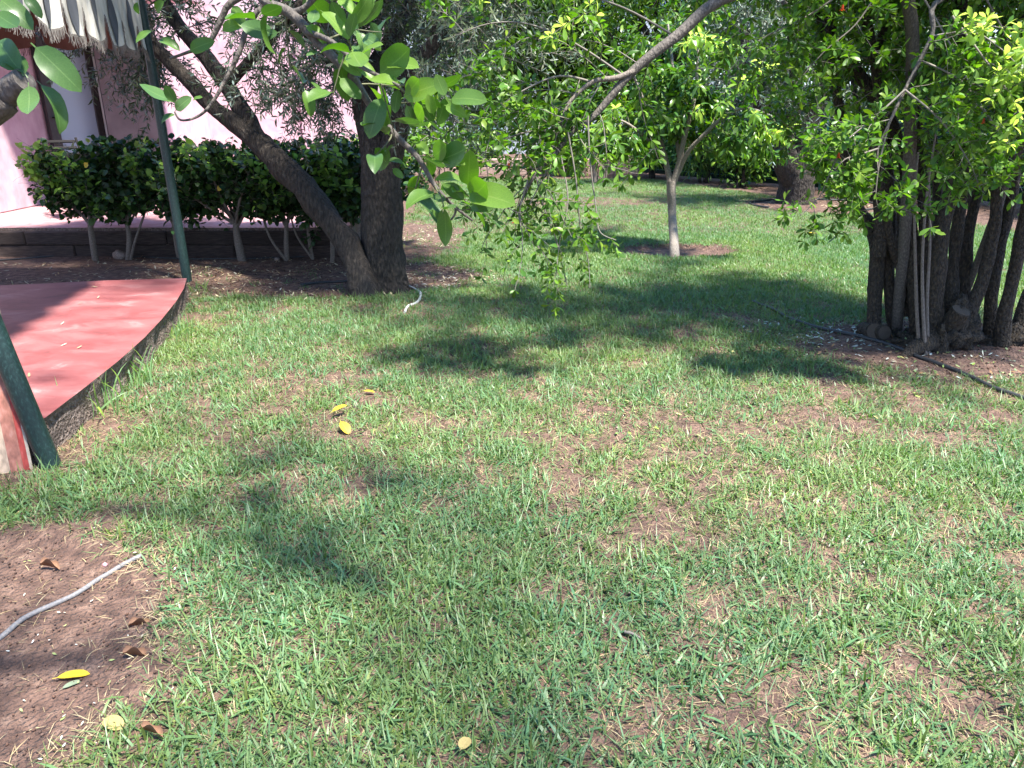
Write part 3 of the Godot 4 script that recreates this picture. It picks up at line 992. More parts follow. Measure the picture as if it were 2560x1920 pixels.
	high_crown(w, t2, lb[lb.size() - 3], [Vector3(-0.6, 3.2, -6.2), Vector3(-1.2, 3.5, -5.9), Vector3(-0.9, 3.6, -7.0), Vector3(-1.3, 3.0, -5.3), Vector3(-0.2, 3.1, -6.8), Vector3(-0.5, 3.4, -5.4), Vector3(-1.0, 3.2, -7.2)], 24, oc, M.leaf_olive, tints)
	part("twigs", w.st.commit(), M.twig, t2, b2)
	foliage(t2, w.leaves, olive, M.leaf_olive, tints, 300)

func build_hedge() -> void:
	var meshes := [leaf_mesh(0.72, 0.45, 0.8, 0.22, 0.5, 4, 0.14), leaf_mesh(0.64, 0.5, 0.85, 0.3, 0.8, 4, 0.16), leaf_mesh(0.7, 0.5, 0.7, 0.15, -0.3, 4, 0.12)]
	var tints := [Color(0.022, 0.052, 0.022), Color(0.028, 0.064, 0.023), Color(0.036, 0.078, 0.024), Color(0.06, 0.12, 0.027)]  # greens darkened: the shade over the hedge is put into these tints
	var o := {steps = 4, wander = 0.35, grav = 0.03, per_m = 34.0, whorl = 1, along = 0.4, up = 0.9, len = 0.078, subs = 3, ratio = 0.6, sides = 4}
	var names := ["at the terrace end nearest the screen door", "with a bare stem beside a round stone", "with a thin stem right behind the green tent pole", "with one thick straight stem", "with a slanting second stem", "with several thin splayed stems", "growing just behind the leaning olive trunk", "with a red flower on top", "standing past the terrace end, right behind the upright olive"]
	var px := [Vector3(-4.354, 0.000, -7.821), Vector3(-4.053, 0.000, -7.821), Vector3(-3.525, 0.000, -7.733), Vector3(-2.816, 0.000, -7.865), Vector3(-2.376, 0.000, -7.888), Vector3(-2.110, 0.000, -7.933), Vector3(-1.883, 0.000, -7.956), Vector3(-1.621, 0.000, -8.002), Vector3(-1.5, 0, -8.7)]
	for i in px.size():
		var b: Vector3 = px[i]
		if i < 8:
			b.z = -7.72 - 0.06 * (i % 3)
		var s := thing("hedge_shrub", b, "shade darkened green clipped hibiscus hedge shrub " + names[i], "shrub", "clipped shrubs of the terrace hedge")
		var w := {st = new_st(), leaves = []}
		var top := b + Vector3(rng.randf_range(-0.05, 0.05), 0.42, rng.randf_range(-0.06, 0.0))
		var rr: float = [0.028, 0.026, 0.022, 0.036, 0.026, 0.02, 0.02, 0.03, 0.026][i]
		var stem := limb(w, s, "stem", [b + Vector3(0, -0.04, 0), b.lerp(top, 0.5) + Vector3(rng.randf_range(-0.03, 0.03), 0, 0), top], [rr * 1.2, rr, rr * 0.8], M.bark_smooth, 10, 0.25)
		if i in [1, 4, 5]:
			limb(w, s, "stem", [b + Vector3(0.03, -0.04, 0.02), b + Vector3(-0.14, 0.25, 0.03), b + Vector3(-0.2, 0.55, 0.0)] if i != 1 else [b + Vector3(0.03, -0.03, 0.0), b + Vector3(0.12, 0.18, 0.02), b + Vector3(0.28, 0.5, 0.0)], [rr * 0.7, rr * 0.5, rr * 0.4], M.bark_smooth, 8, 0.2)
		for k in 13:
			var tip := Vector3(b.x + rng.randf_range(-0.42, 0.42) * (1.35 if i in [2, 3] else 1.0), rng.randf_range(0.62, 1.12), b.z - 0.05 + rng.randf_range(-0.32, 0.3))
			var mid := top.lerp(tip, 0.5) + Vector3(rng.randf_range(-0.06, 0.06), -0.02, rng.randf_range(-0.06, 0.06))
			limb(w, s, "branch", [stem[stem.size() - 2 - rng.randi() % 3], mid, tip], [rr * 0.5, rr * 0.38, rr * 0.22], M.bark_smooth, 6, 0.1)
			twigs_from(w, smooth([top, mid, tip], 4), 0.22, 1.0, 7, 0.22, 0.0035, o, 1, Vector3(0, 0.1, 0))
			twigs_from(w, smooth([top, mid, tip], 4), 0.55, 1.0, 5, 0.24, 0.0035, o, 1, Vector3(0, 0.1, 0))
		var kept := []
		for l in w.leaves:
			if l.origin.y < 1.2 + rng.randf_range(-0.04, 0.05) and l.origin.x > -4.75:
				kept.append(l)
		part("twigs", w.st.commit(), M.twig, s, b)
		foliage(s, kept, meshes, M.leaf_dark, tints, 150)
		for k in (1 if i in [0, 2, 3, 5] else 0):   # yellowed leaves
			var ym := leafy(Color(0.9, 0.8, 0.3), 0.5, false)
			ym.albedo_color = lin(0.5, 0.34, 0.03)
			kid("yellow_leaf", meshes[k % 3], ym, s, frame_of(Vector3(rng.randf_range(-0.3, 0.3), rng.randf_range(0.4, 1.1), 0.3), Vector3(rng.randfn(), -1, 0.3), Vector3(0, 0.4, 1), 0.07))
		if i == 7:
			var f := Node3D.new()
			f.name = "flower"
			s.add_child(f)
			f.position = Vector3(-1.254, 1.283, -7.800) - b
			f.set_meta("label", "red hibiscus flower")
			var petal := leaf_mesh(0.7, 0.9, 0.4, 0.1, -0.9, 5)
			for k in 5:
				kid("petal", petal, M.red_petal, f, frame_of(Vector3.ZERO, Vector3(cos(k * TAU / 5), 0.35, sin(k * TAU / 5)), Vector3.UP, 0.06))
			kid("flower_stalk", tube_mesh([Vector3(0, 0, 0), Vector3(0.01, -0.08, 0), Vector3(0, -0.2, 0)], [0.004, 0.004], 5), M.twig_green, f, Transform3D())

func build_citrus() -> void:
	var meshes := [leaf_mesh(0.3, 0.75, 0.85, 0.22, 0.7, 5, 0.08), leaf_mesh(0.27, 0.7, 0.9, 0.3, 1.1, 5, 0.08), leaf_mesh(0.33, 0.75, 0.8, 0.15, 0.35, 5, 0.08)]
	M.citrus_meshes = meshes
	var o := {steps = 4, wander = 0.2, grav = -0.12, per_m = 60.0, whorl = 3, along = 0.5, droop = -0.35, up = 1.0, len = 0.115, subs = 3, ratio = 0.6, sides = 4}
	var b := Vector3(1.751, 0.000, -8.002)
	b.y = -0.055
	var t := thing("orange_tree", b, "young orange tree with slim grey trunk in a round soil bed", "orange tree")
	var w := {st = new_st(), leaves = []}
	limb(w, t, "trunk", [b + Vector3(0, -0.05, 0), b + Vector3(0.0, 0.1, 0), Vector3(1.775, 0.379, -8.350), Vector3(1.743, 0.637, -8.350), Vector3(1.738, 0.756, -8.350)], [0.062, 0.052, 0.045, 0.046, 0.05], M.bark_pale, 16, 0.18, 5)
	var lines := []
	lines.append(limb(w, t, "limb", [Vector3(1.737, 0.714, -8.350), Vector3(1.691, 0.886, -8.400), Vector3(1.654, 1.050, -8.450), Vector3(1.559, 1.296, -8.500), Vector3(1.372, 1.660, -8.550), Vector3(1.233, 1.977, -8.600)], [0.035, 0.03, 0.026, 0.022, 0.016, 0.01], M.bark_pale, 10, 0.15))
	lines.append(limb(w, t, "limb", [Vector3(1.746, 0.714, -8.350), Vector3(1.798, 0.913, -8.320), Vector3(1.811, 1.100, -8.290), Vector3(1.848, 1.342, -8.260), Vector3(1.895, 1.692, -8.230), Vector3(1.870, 2.140, -8.200)], [0.04, 0.034, 0.03, 0.026, 0.018, 0.01], M.bark_pale, 10, 0.15))
	lines.append(limb(w, t, "limb", [Vector3(1.801, 0.850, -8.330), Vector3(1.868, 1.061, -8.244), Vector3(1.971, 1.206, -8.158), Vector3(2.131, 1.384, -8.072), Vector3(2.339, 1.499, -7.986), Vector3(2.602, 1.424, -7.900)], [0.026, 0.024, 0.02, 0.018, 0.014, 0.008], M.bark_pale, 8, 0.15))
	lines.append(limb(w, t, "limb", [Vector3(1.813, 0.973, -8.350), Vector3(1.776, 1.255, -8.488), Vector3(1.771, 1.580, -8.625), Vector3(1.733, 1.986, -8.762), Vector3(1.690, 2.352, -8.900)], [0.026, 0.022, 0.02, 0.016, 0.01], M.bark_pale, 8, 0.15))
	lines.append(limb(w, t, "limb", [Vector3(1.657, 0.973, -8.350), Vector3(1.440, 1.182, -8.267), Vector3(1.207, 1.343, -8.183), Vector3(0.985, 1.422, -8.100)], [0.02, 0.018, 0.014, 0.008], M.bark_pale, 8, 0.15))
	for l in lines:
		twigs_from(w, l, 0.38, 1.0, 13, 0.5, 0.005, o, 1)
	var kept := []
	for l in w.leaves:
		if l.origin.y > 0.95 + 0.25 * absf(nb.get_noise_2d(l.origin.x * 20.0, l.origin.z * 20.0)):
			kept.append(l)
	part("twigs", w.st.commit(), M.twig_green, t, b)
	foliage(t, kept, meshes, M.leaf_gloss, [Color(0.05, 0.115, 0.022), Color(0.065, 0.15, 0.025), Color(0.1, 0.2, 0.03), Color(0.15, 0.26, 0.035)], 300)

func build_pomegranate() -> void:
	var meshes := [leaf_mesh(0.36, 1.0, 0.55, 0.15, 0.3, 4, 0.06), leaf_mesh(0.4, 1.0, 0.5, 0.25, 0.6, 4, 0.06), leaf_mesh(0.32, 0.9, 0.55, 0.1, -0.3, 4, 0.06)]
	M.pom_meshes = meshes
	var o := {steps = 5, wander = 0.22, grav = -0.06, per_m = 62.0, whorl = 5, along = 0.55, up = 0.8, len = 0.057, subs = 3, ratio = 0.55, sides = 4}
	var hang := {steps = 6, wander = 0.18, grav = -0.22, per_m = 46.0, whorl = 3, along = 0.6, up = 0.5, len = 0.054, subs = 3, ratio = 0.5, sides = 4}
	var b := Vector3(2.95, 0, -4.85)
	var t := thing("pomegranate_bush", b, "big pomegranate bush of many dark stems rising from one knotted stump", "pomegranate bush")
	var w := {st = new_st(), leaves = []}
	var stems := [
		[[Vector3(2.557, -0.015, -5.050), Vector3(2.554, 0.205, -5.100), Vector3(2.537, 0.535, -5.150), Vector3(2.503, 0.706, -5.200), Vector3(2.385, 0.850, -5.250), Vector3(2.312, 1.060, -5.300), Vector3(2.261, 1.346, -5.350), Vector3(2.169, 1.676, -5.400), Vector3(2.044, 2.022, -5.450), Vector3(1.943, 2.311, -5.500)], 0.062, 0.035],
		[[Vector3(2.499, 0.553, -5.050), Vector3(2.477, 0.768, -5.058), Vector3(2.407, 1.130, -5.067), Vector3(2.383, 1.427, -5.075), Vector3(2.300, 1.713, -5.083), Vector3(2.187, 2.032, -5.092), Vector3(2.097, 2.380, -5.100)], 0.05, 0.03],
		[[Vector3(2.745, -0.045, -5.100), Vector3(2.640, 0.370, -5.129), Vector3(2.596, 0.753, -5.157), Vector3(2.534, 1.121, -5.186), Vector3(2.462, 1.425, -5.214), Vector3(2.394, 1.743, -5.243), Vector3(2.384, 2.097, -5.271), Vector3(2.339, 2.502, -5.300)], 0.05, 0.03],
		[[Vector3(2.926, -0.060, -5.100), Vector3(2.719, 0.384, -5.067), Vector3(2.553, 0.665, -5.033), Vector3(2.461, 0.932, -5.000)], 0.055, 0.03],
		[[Vector3(2.812, -0.014, -4.950), Vector3(2.749, 0.397, -5.006), Vector3(2.681, 0.767, -5.062), Vector3(2.593, 1.177, -5.119), Vector3(2.452, 1.450, -5.175), Vector3(2.267, 1.695, -5.231), Vector3(2.104, 1.889, -5.288), Vector3(2.009, 2.151, -5.344), Vector3(1.914, 2.432, -5.400)], 0.06, 0.034],
		[[Vector3(2.886, -0.028, -4.900), Vector3(2.818, 0.354, -4.950), Vector3(2.746, 0.776, -5.000), Vector3(2.672, 1.131, -5.050), Vector3(2.606, 1.475, -5.100), Vector3(2.551, 1.833, -5.150), Vector3(2.507, 2.267, -5.200)], 0.055, 0.03],
		[[Vector3(2.831, -0.056, -4.720), Vector3(2.797, 0.184, -4.755), Vector3(2.774, 0.445, -4.790), Vector3(2.773, 0.751, -4.825), Vector3(2.793, 0.948, -4.860), Vector3(2.803, 1.191, -4.895), Vector3(2.804, 1.546, -4.930), Vector3(2.717, 1.932, -4.965), Vector3(2.679, 2.322, -5.000)], 0.07, 0.036],
		[[Vector3(2.979, -0.012, -4.850), Vector3(2.965, 0.335, -4.914), Vector3(2.968, 0.674, -4.979), Vector3(2.972, 0.979, -5.043), Vector3(2.982, 1.303, -5.107), Vector3(2.982, 1.716, -5.171), Vector3(2.953, 2.138, -5.236), Vector3(2.941, 2.481, -5.300)], 0.05, 0.03],
		[[Vector3(3.009, -0.009, -4.750), Vector3(3.029, 0.234, -4.771), Vector3(3.080, 0.444, -4.793), Vector3(3.098, 0.701, -4.814), Vector3(3.084, 1.000, -4.836), Vector3(3.085, 1.313, -4.857), Vector3(3.046, 1.704, -4.879), Vector3(3.024, 2.097, -4.900)], 0.058, 0.034],
		[[Vector3(3.148, -0.028, -4.900), Vector3(3.084, 0.297, -4.957), Vector3(3.066, 0.614, -5.014), Vector3(3.097, 0.872, -5.071), Vector3(3.154, 1.176, -5.129), Vector3(3.184, 1.548, -5.186), Vector3(3.151, 1.956, -5.243), Vector3(3.066, 2.371, -5.300)], 0.05, 0.03],
		[[Vector3(3.279, -0.037, -4.750), Vector3(3.241, 0.242, -4.742), Vector3(3.242, 0.483, -4.733), Vector3(3.221, 0.766, -4.725), Vector3(3.186, 1.132, -4.717), Vector3(3.128, 1.544, -4.708), Vector3(3.062, 1.971, -4.700)], 0.056, 0.034],
		[[Vector3(3.259, -0.041, -4.850), Vector3(3.227, 0.313, -4.892), Vector3(3.239, 0.628, -4.933), Vector3(3.273, 0.935, -4.975), Vector3(3.268, 1.233, -5.017), Vector3(3.230, 1.665, -5.058), Vector3(3.196, 2.122, -5.100)], 0.055, 0.03],
		[[Vector3(3.479, -0.028, -4.900), Vector3(3.490, 0.247, -4.933), Vector3(3.569, 0.461, -4.967), Vector3(3.672, 0.776, -5.000)], 0.06, 0.03],
		[[Vector3(3.159, 0.033, -5.300), Vector3(3.145, 0.455, -5.420), Vector3(3.094, 0.928, -5.540), Vector3(3.017, 1.419, -5.660), Vector3(3.015, 1.899, -5.780), Vector3(3.013, 2.370, -5.900)], 0.05, 0.03],
		[[Vector3(2.917, 0.063, -5.300), Vector3(2.856, 0.480, -5.440), Vector3(2.809, 0.923, -5.580), Vector3(2.651, 1.196, -5.720), Vector3(2.536, 1.555, -5.860), Vector3(2.486, 1.968, -6.000)], 0.045, 0.02],
	]
	var lines := []
	for s in stems:
		lines.append(limb(w, t, "stem", s[0], [s[1] * 0.86, s[2] * 0.8], M.bark_pom, 14, 0.45, 6, 6.0))
	for s in [[Vector3(2.679, -0.064, -4.620), Vector3(2.612, 0.265, -4.652), Vector3(2.551, 0.622, -4.685), Vector3(2.498, 0.964, -4.718), Vector3(2.485, 1.247, -4.750)], [Vector3(2.703, -0.078, -4.580), Vector3(2.629, 0.277, -4.610), Vector3(2.572, 0.630, -4.640), Vector3(2.542, 1.017, -4.670), Vector3(2.543, 1.365, -4.700)], [Vector3(2.731, -0.085, -4.600), Vector3(2.677, 0.315, -4.667), Vector3(2.652, 0.714, -4.733), Vector3(2.594, 1.149, -4.800)]]:
		limb(w, t, "sucker", s, [0.012, 0.006], M.bark_smooth, 8, 0.1)
	# knotted stump, roots and sawn-off discs
	var knots := [[Vector3(2.827, 0.056, -4.720), Vector3(0.3, 0.42, 0.3)], [Vector3(2.981, 0.103, -4.750), Vector3(0.32, 0.36, 0.3)], [Vector3(2.761, -0.012, -4.850), Vector3(0.4, 0.2, 0.3)], [Vector3(3.198, -0.012, -4.850), Vector3(0.4, 0.26, 0.32)], [Vector3(2.639, -0.060, -5.100), Vector3(0.3, 0.26, 0.3)], [Vector3(3.383, 0.016, -4.850), Vector3(0.3, 0.3, 0.3)], [Vector3(2.811, -0.060, -5.100), Vector3(0.34, 0.24, 0.3)], [Vector3(2.933, 0.267, -4.750), Vector3(0.18, 0.2, 0.16)]]
	for i in knots.size():
		part("knot", lump_mesh(knots[i][1] * Vector3(0.72, 0.62, 0.72), 11 + i, 1.1, 16, 24), M.bark_pom, t, Vector3.ZERO).position = knots[i][0] - b
	limb(w, t, "root", [Vector3(2.776, 0.062, -4.700), Vector3(2.635, 0.032, -4.620), Vector3(2.509, -0.040, -4.550)], [0.09, 0.06, 0.02], M.bark_pom, 10, 0.4)
	for c in [[Vector3(2.502, 0.058, -4.920), Vector3(-0.25, 0.35, 1), 0.06], [Vector3(2.560, 0.053, -4.900), Vector3(0.25, 0.2, 1), 0.055], [Vector3(2.903, 0.277, -4.660), Vector3(0.3, 1.6, 0.7), 0.06]]:
		var d: Vector3 = (c[1] as Vector3).normalized()
		limb(w, t, "stub", [c[0] - d * 0.22, c[0] - d * 0.004], [c[2] * 1.05, c[2]], M.bark_pom, 14, 0.15, 1)
		part("sawn_face", tube_mesh([c[0] - d * 0.02, c[0]], [c[2] * 0.93, c[2] * 0.9], 18, 0.1, 1), M.cut_wood, t, b)
	# arching boughs towards the lawn, out of the same stump
	var arch := limb(w, t, "bough", [Vector3(2.75, -0.05, -5.1), Vector3(2.5, 1.3, -4.9), Vector3(2.1, 2.2, -4.6), Vector3(1.189, 2.066, -4.340), Vector3(0.851, 1.846, -4.241), Vector3(0.629, 1.676, -4.216), Vector3(0.446, 1.470, -4.191), Vector3(0.319, 1.380, -4.166), Vector3(0.214, 1.249, -4.142), Vector3(0.107, 1.137, -4.117), Vector3(0.022, 0.961, -4.092)], [0.04, 0.038, 0.036, 0.032, 0.028, 0.024, 0.017, 0.015, 0.012, 0.009, 0.005], M.bark_bough, 12, 0.1)
	var arch2 := limb(w, t, "bough", [Vector3(0.637, 1.680, -4.204), Vector3(0.542, 1.646, -4.185), Vector3(0.416, 1.626, -4.167), Vector3(0.293, 1.515, -4.148), Vector3(0.242, 1.381, -4.129), Vector3(0.126, 1.342, -4.111), Vector3(0.096, 1.201, -4.092)], [0.016, 0.014, 0.012, 0.01, 0.007, 0.005, 0.004], M.bark_smooth, 8, 0.1)
	var arch3 := limb(w, t, "bough", [Vector3(3.1, -0.05, -5.05), Vector3(3.1, 1.5, -4.7), Vector3(2.95, 2.2, -4.3), Vector3(2.169, 2.024, -4.154), Vector3(2.103, 1.837, -4.092), Vector3(1.995, 1.585, -4.055), Vector3(1.931, 1.423, -4.030), Vector3(1.885, 1.303, -4.005), Vector3(1.887, 1.190, -3.968)], [0.024, 0.022, 0.02, 0.014, 0.012, 0.009, 0.007, 0.005, 0.003], M.bark_bough, 8, 0.1)
	twigs_from(w, arch, 0.42, 0.62, 6, 0.531, 0.004, o, 1, Vector3(0, 0.1, 0))
	twigs_from(w, arch, 0.62, 0.85, 5, 0.472, 0.004, o, 1, Vector3(0.1, -0.1, 0))
	twigs_from(w, arch, 0.85, 1.0, 3, 0.401, 0.0035, hang, 1, Vector3(0.15, -0.6, 0))
	twigs_from(w, arch2, 0.2, 0.7, 8, 0.531, 0.0035, o, 1, Vector3(-0.5, 0.2, 0))
	twigs_from(w, arch2, 0.5, 1.0, 4, 0.472, 0.0035, o, 1, Vector3(-0.4, -0.1, 0))
	twigs_from(w, arch3, 0.45, 0.8, 6, 0.354, 0.0035, o, 1, Vector3(0.3, 0.0, 0))
	for s in [[Vector3(0.421, 1.628, -4.216), Vector3(0.250, 1.656, -4.185), Vector3(0.083, 1.597, -4.154), Vector3(-0.083, 1.500, -4.123), Vector3(-0.208, 1.441, -4.092)], [Vector3(0.588, 1.657, -4.216), Vector3(0.331, 1.810, -4.216), Vector3(0.082, 1.904, -4.216), Vector3(-0.123, 1.904, -4.216), Vector3(-0.289, 1.848, -4.216)], [Vector3(0.871, 1.854, -4.340), Vector3(0.582, 1.987, -4.299), Vector3(0.286, 2.056, -4.257), Vector3(0.041, 2.032, -4.216)], [Vector3(0.247, 1.379, -4.216), Vector3(0.085, 1.380, -4.175), Vector3(-0.085, 1.321, -4.133), Vector3(-0.212, 1.222, -4.092)]]:
		var l := limb(w, t, "shoot", s, [0.007, 0.002], M.twig, 5, 0.0)
		twigs_from(w, l, 0.1, 1.0, 6, 0.401, 0.0028, o, 1, Vector3(0, 0.05, 0))
	# long hanging shoots
	for s in [[Vector3(0.223, 1.250, -4.117), Vector3(0.139, 1.098, -4.088), Vector3(0.064, 0.976, -4.059), Vector3(-0.021, 1.001, -4.030)], [Vector3(0.128, 1.160, -4.092), Vector3(0.172, 0.995, -4.076), Vector3(0.240, 0.826, -4.061), Vector3(0.286, 0.653, -4.046), Vector3(0.309, 0.567, -4.030)], [Vector3(0.292, 1.382, -4.092), Vector3(0.340, 1.141, -4.076), Vector3(0.367, 0.912, -4.061), Vector3(0.416, 0.720, -4.046), Vector3(0.431, 0.567, -4.030)], [Vector3(0.394, 1.461, -4.092), Vector3(0.409, 1.244, -4.061), Vector3(0.447, 1.001, -4.030), Vector3(0.470, 0.879, -3.999), Vector3(0.553, 0.841, -3.968)], [Vector3(0.085, 1.139, -4.092), Vector3(0.043, 0.955, -4.059), Vector3(0.130, 0.810, -4.026), Vector3(0.217, 0.708, -3.993)], [Vector3(0.253, 1.282, -4.092), Vector3(0.298, 1.040, -4.051), Vector3(0.258, 0.835, -4.009), Vector3(0.238, 0.648, -3.968)]]:
		var l := limb(w, t, "shoot", s, [0.005, 0.002], M.twig, 5, 0.0)
		twigs_from(w, l, 0.15, 1.0, 3, 0.17, 0.002, hang, 1, Vector3(0, -0.2, 0))
	for s in [[Vector3(1.983, 1.585, -4.030), Vector3(1.836, 1.442, -4.018), Vector3(1.723, 1.346, -4.005), Vector3(1.657, 1.208, -3.993), Vector3(1.610, 1.068, -3.980), Vector3(1.515, 0.967, -3.968)], [Vector3(1.885, 1.303, -4.005), Vector3(1.772, 1.268, -3.993), Vector3(1.708, 1.249, -3.980), Vector3(1.642, 1.170, -3.968)], [Vector3(1.931, 1.423, -4.030), Vector3(1.906, 1.247, -4.009), Vector3(1.903, 1.088, -3.989), Vector3(1.918, 1.008, -3.968)], [Vector3(2.064, 1.727, -4.092), Vector3(2.252, 1.631, -4.030), Vector3(2.369, 1.481, -3.968), Vector3(2.485, 1.330, -3.906)], [Vector3(2.103, 1.837, -4.092), Vector3(2.253, 1.848, -4.009), Vector3(2.357, 1.771, -3.927), Vector3(2.446, 1.661, -3.844)], [Vector3(1.983, 1.585, -4.030), Vector3(2.156, 1.443, -3.968), Vector3(2.301, 1.254, -3.906), Vector3(2.354, 1.122, -3.844)], [Vector3(2.119, 1.915, -3.968), Vector3(2.291, 1.698, -3.885), Vector3(2.416, 1.518, -3.803), Vector3(2.449, 1.393, -3.720)], [Vector3(2.188, 2.083, -4.464), Vector3(2.371, 1.803, -4.381), Vector3(2.505, 1.560, -4.299), Vector3(2.625, 1.379, -4.216)], [Vector3(2.505, 2.102, -4.464), Vector3(2.628, 1.923, -4.423), Vector3(2.726, 1.763, -4.381), Vector3(2.851, 1.581, -4.340)], [Vector3(2.030, 2.120, -4.600), Vector3(1.927, 1.940, -4.600), Vector3(1.768, 1.797, -4.600), Vector3(1.612, 1.607, -4.600)], [Vector3(1.854, 2.120, -4.600), Vector3(1.652, 1.981, -4.600), Vector3(1.398, 1.859, -4.600), Vector3(1.235, 1.692, -4.600)]]:
		var l := limb(w, t, "shoot", s, [0.006, 0.002], M.twig, 5, 0.0)
		twigs_from(w, l, 0.15, 1.0, 10, 0.224, 0.002, o, 1, Vector3(0, 0.1, 0))
	# the crown over the stems
	for l in lines:
		if l[l.size() - 1].y > 1.9:
			twigs_from(w, l, 0.62, 1.0, 8, 0.65, 0.005, o, 2, Vector3(0, 0.3, 0.1))
	# boughs above the frame that shade the lawn
	for e in [[Vector3(2.3, 2.0, -5.1), Vector3(1.3, 2.7, -4.9), Vector3(0.3, 2.85, -4.7)], [Vector3(2.6, 2.1, -4.9), Vector3(1.9, 2.8, -4.5), Vector3(1.2, 3.0, -4.2)], [Vector3(2.9, 2.1, -4.8), Vector3(3.4, 2.9, -4.2), Vector3(3.9, 3.1, -3.7)], [Vector3(3.2, 2.1, -4.8), Vector3(3.7, 2.6, -4.5), Vector3(4.4, 2.8, -4.3)], [Vector3(3.0, 2.1, -4.7), Vector3(3.2, 2.7, -4.0), Vector3(3.1, 2.9, -3.4)], [Vector3(2.7, 2.1, -5.2), Vector3(2.6, 3.0, -6.0), Vector3(2.4, 3.2, -6.6)], [Vector3(2.3, 2.1, -5.1), Vector3(1.3, 2.6, -5.6), Vector3(0.4, 2.9, -5.6)], [Vector3(2.2, 2.1, -5.0), Vector3(1.0, 2.8, -5.2), Vector3(-0.3, 2.95, -5.0)]]:
		var l := limb(w, t, "bough", e, [0.03, 0.022, 0.01], M.bark_pom, 8, 0.15)
		twigs_from(w, l, 0.15, 1.0, 11, 0.75, 0.005, o, 2)
	high_crown(w, t, Vector3(2.9, 2.2, -4.9), [Vector3(2.2, 2.9, -5.2), Vector3(3.0, 3.0, -4.6), Vector3(3.8, 3.0, -4.8), Vector3(3.4, 2.8, -4.0), Vector3(2.6, 2.9, -5.8), Vector3(3.6, 2.9, -5.6), Vector3(2.5, 3.0, -4.2), Vector3(3.9, 3.0, -3.9), Vector3(4.3, 2.9, -4.4), Vector3(0.6, 2.9, -4.9), Vector3(1.4, 2.9, -4.6), Vector3(-0.2, 2.9, -5.2)], 18, clumps_of(0.36, 1.0, 0.55, 0.24, 60, 4), M.leaf, [Color(0.065, 0.14, 0.02), Color(0.085, 0.18, 0.024)])
	part("twigs", w.st.commit(), M.twig, t, b)
	foliage(t, w.leaves, meshes, M.leaf, [Color(0.065, 0.14, 0.02), Color(0.085, 0.18, 0.024), Color(0.11, 0.22, 0.028), Color(0.16, 0.27, 0.034)], 300)
	# orange-red flowers
	var petal := leaf_mesh(0.55, 0.7, 0.5, 0.2, -0.5, 4)
	for p in [Vector3(-0.017, 1.222, -4.030), Vector3(0.013, 0.942, -4.030), Vector3(1.679, 1.983, -4.200), Vector3(1.672, 1.277, -3.970), Vector3(2.378, 1.443, -3.970)]:
		var f := Node3D.new()
		f.name = "flower"
		t.add_child(f, true)
		f.position = p - b
		f.set_meta("label", "small orange red pomegranate flower")
		kid("calyx", tube_mesh([Vector3(0, 0.008, 0), Vector3(0, 0, 0), Vector3(0, -0.012, 0)], [0.003, 0.006, 0.007], 8), M.orange_petal, f, Transform3D())
		for k in 5:
			kid("petal", petal, M.orange_petal, f, frame_of(Vector3(0, -0.011, 0), Vector3(cos(k * TAU / 5), -0.9, sin(k * TAU / 5)), Vector3.UP, 0.018))

func vein_leaf(base: Color, rib: Color, through: Color, rough: float) -> StandardMaterial3D:
	var im := Image.create(64, 128, false, Image.FORMAT_RGBA8)
	for y in 128:
		for x in 64:
			var u := absf(x / 63.0 - 0.5) * 2.0
			var v := y / 127.0
			var mid := 1.0 - smoothstep(0.02, 0.07, u)
			var side := 1.0 - smoothstep(0.0, 0.16, absf(fposmod(v * 9.0 - u * 1.6, 1.0) - 0.5))
			var k := clampf(mid * 0.7 + side * 0.12, 0.0, 1.0)
			var n := 1.0 + 0.18 * na.get_noise_2d(x * 2.0, y * 2.0) + 0.12 * nb.get_noise_2d(x * 5.0, y * 5.0)
			var c := base.lerp(rib, k)
			im.set_pixel(x, y, Color(c.r * n, c.g * n, c.b * n).linear_to_srgb())
	var m := leafy(through, rough, false)
	m.albedo_texture = ImageTexture.create_from_image(im)
	return m

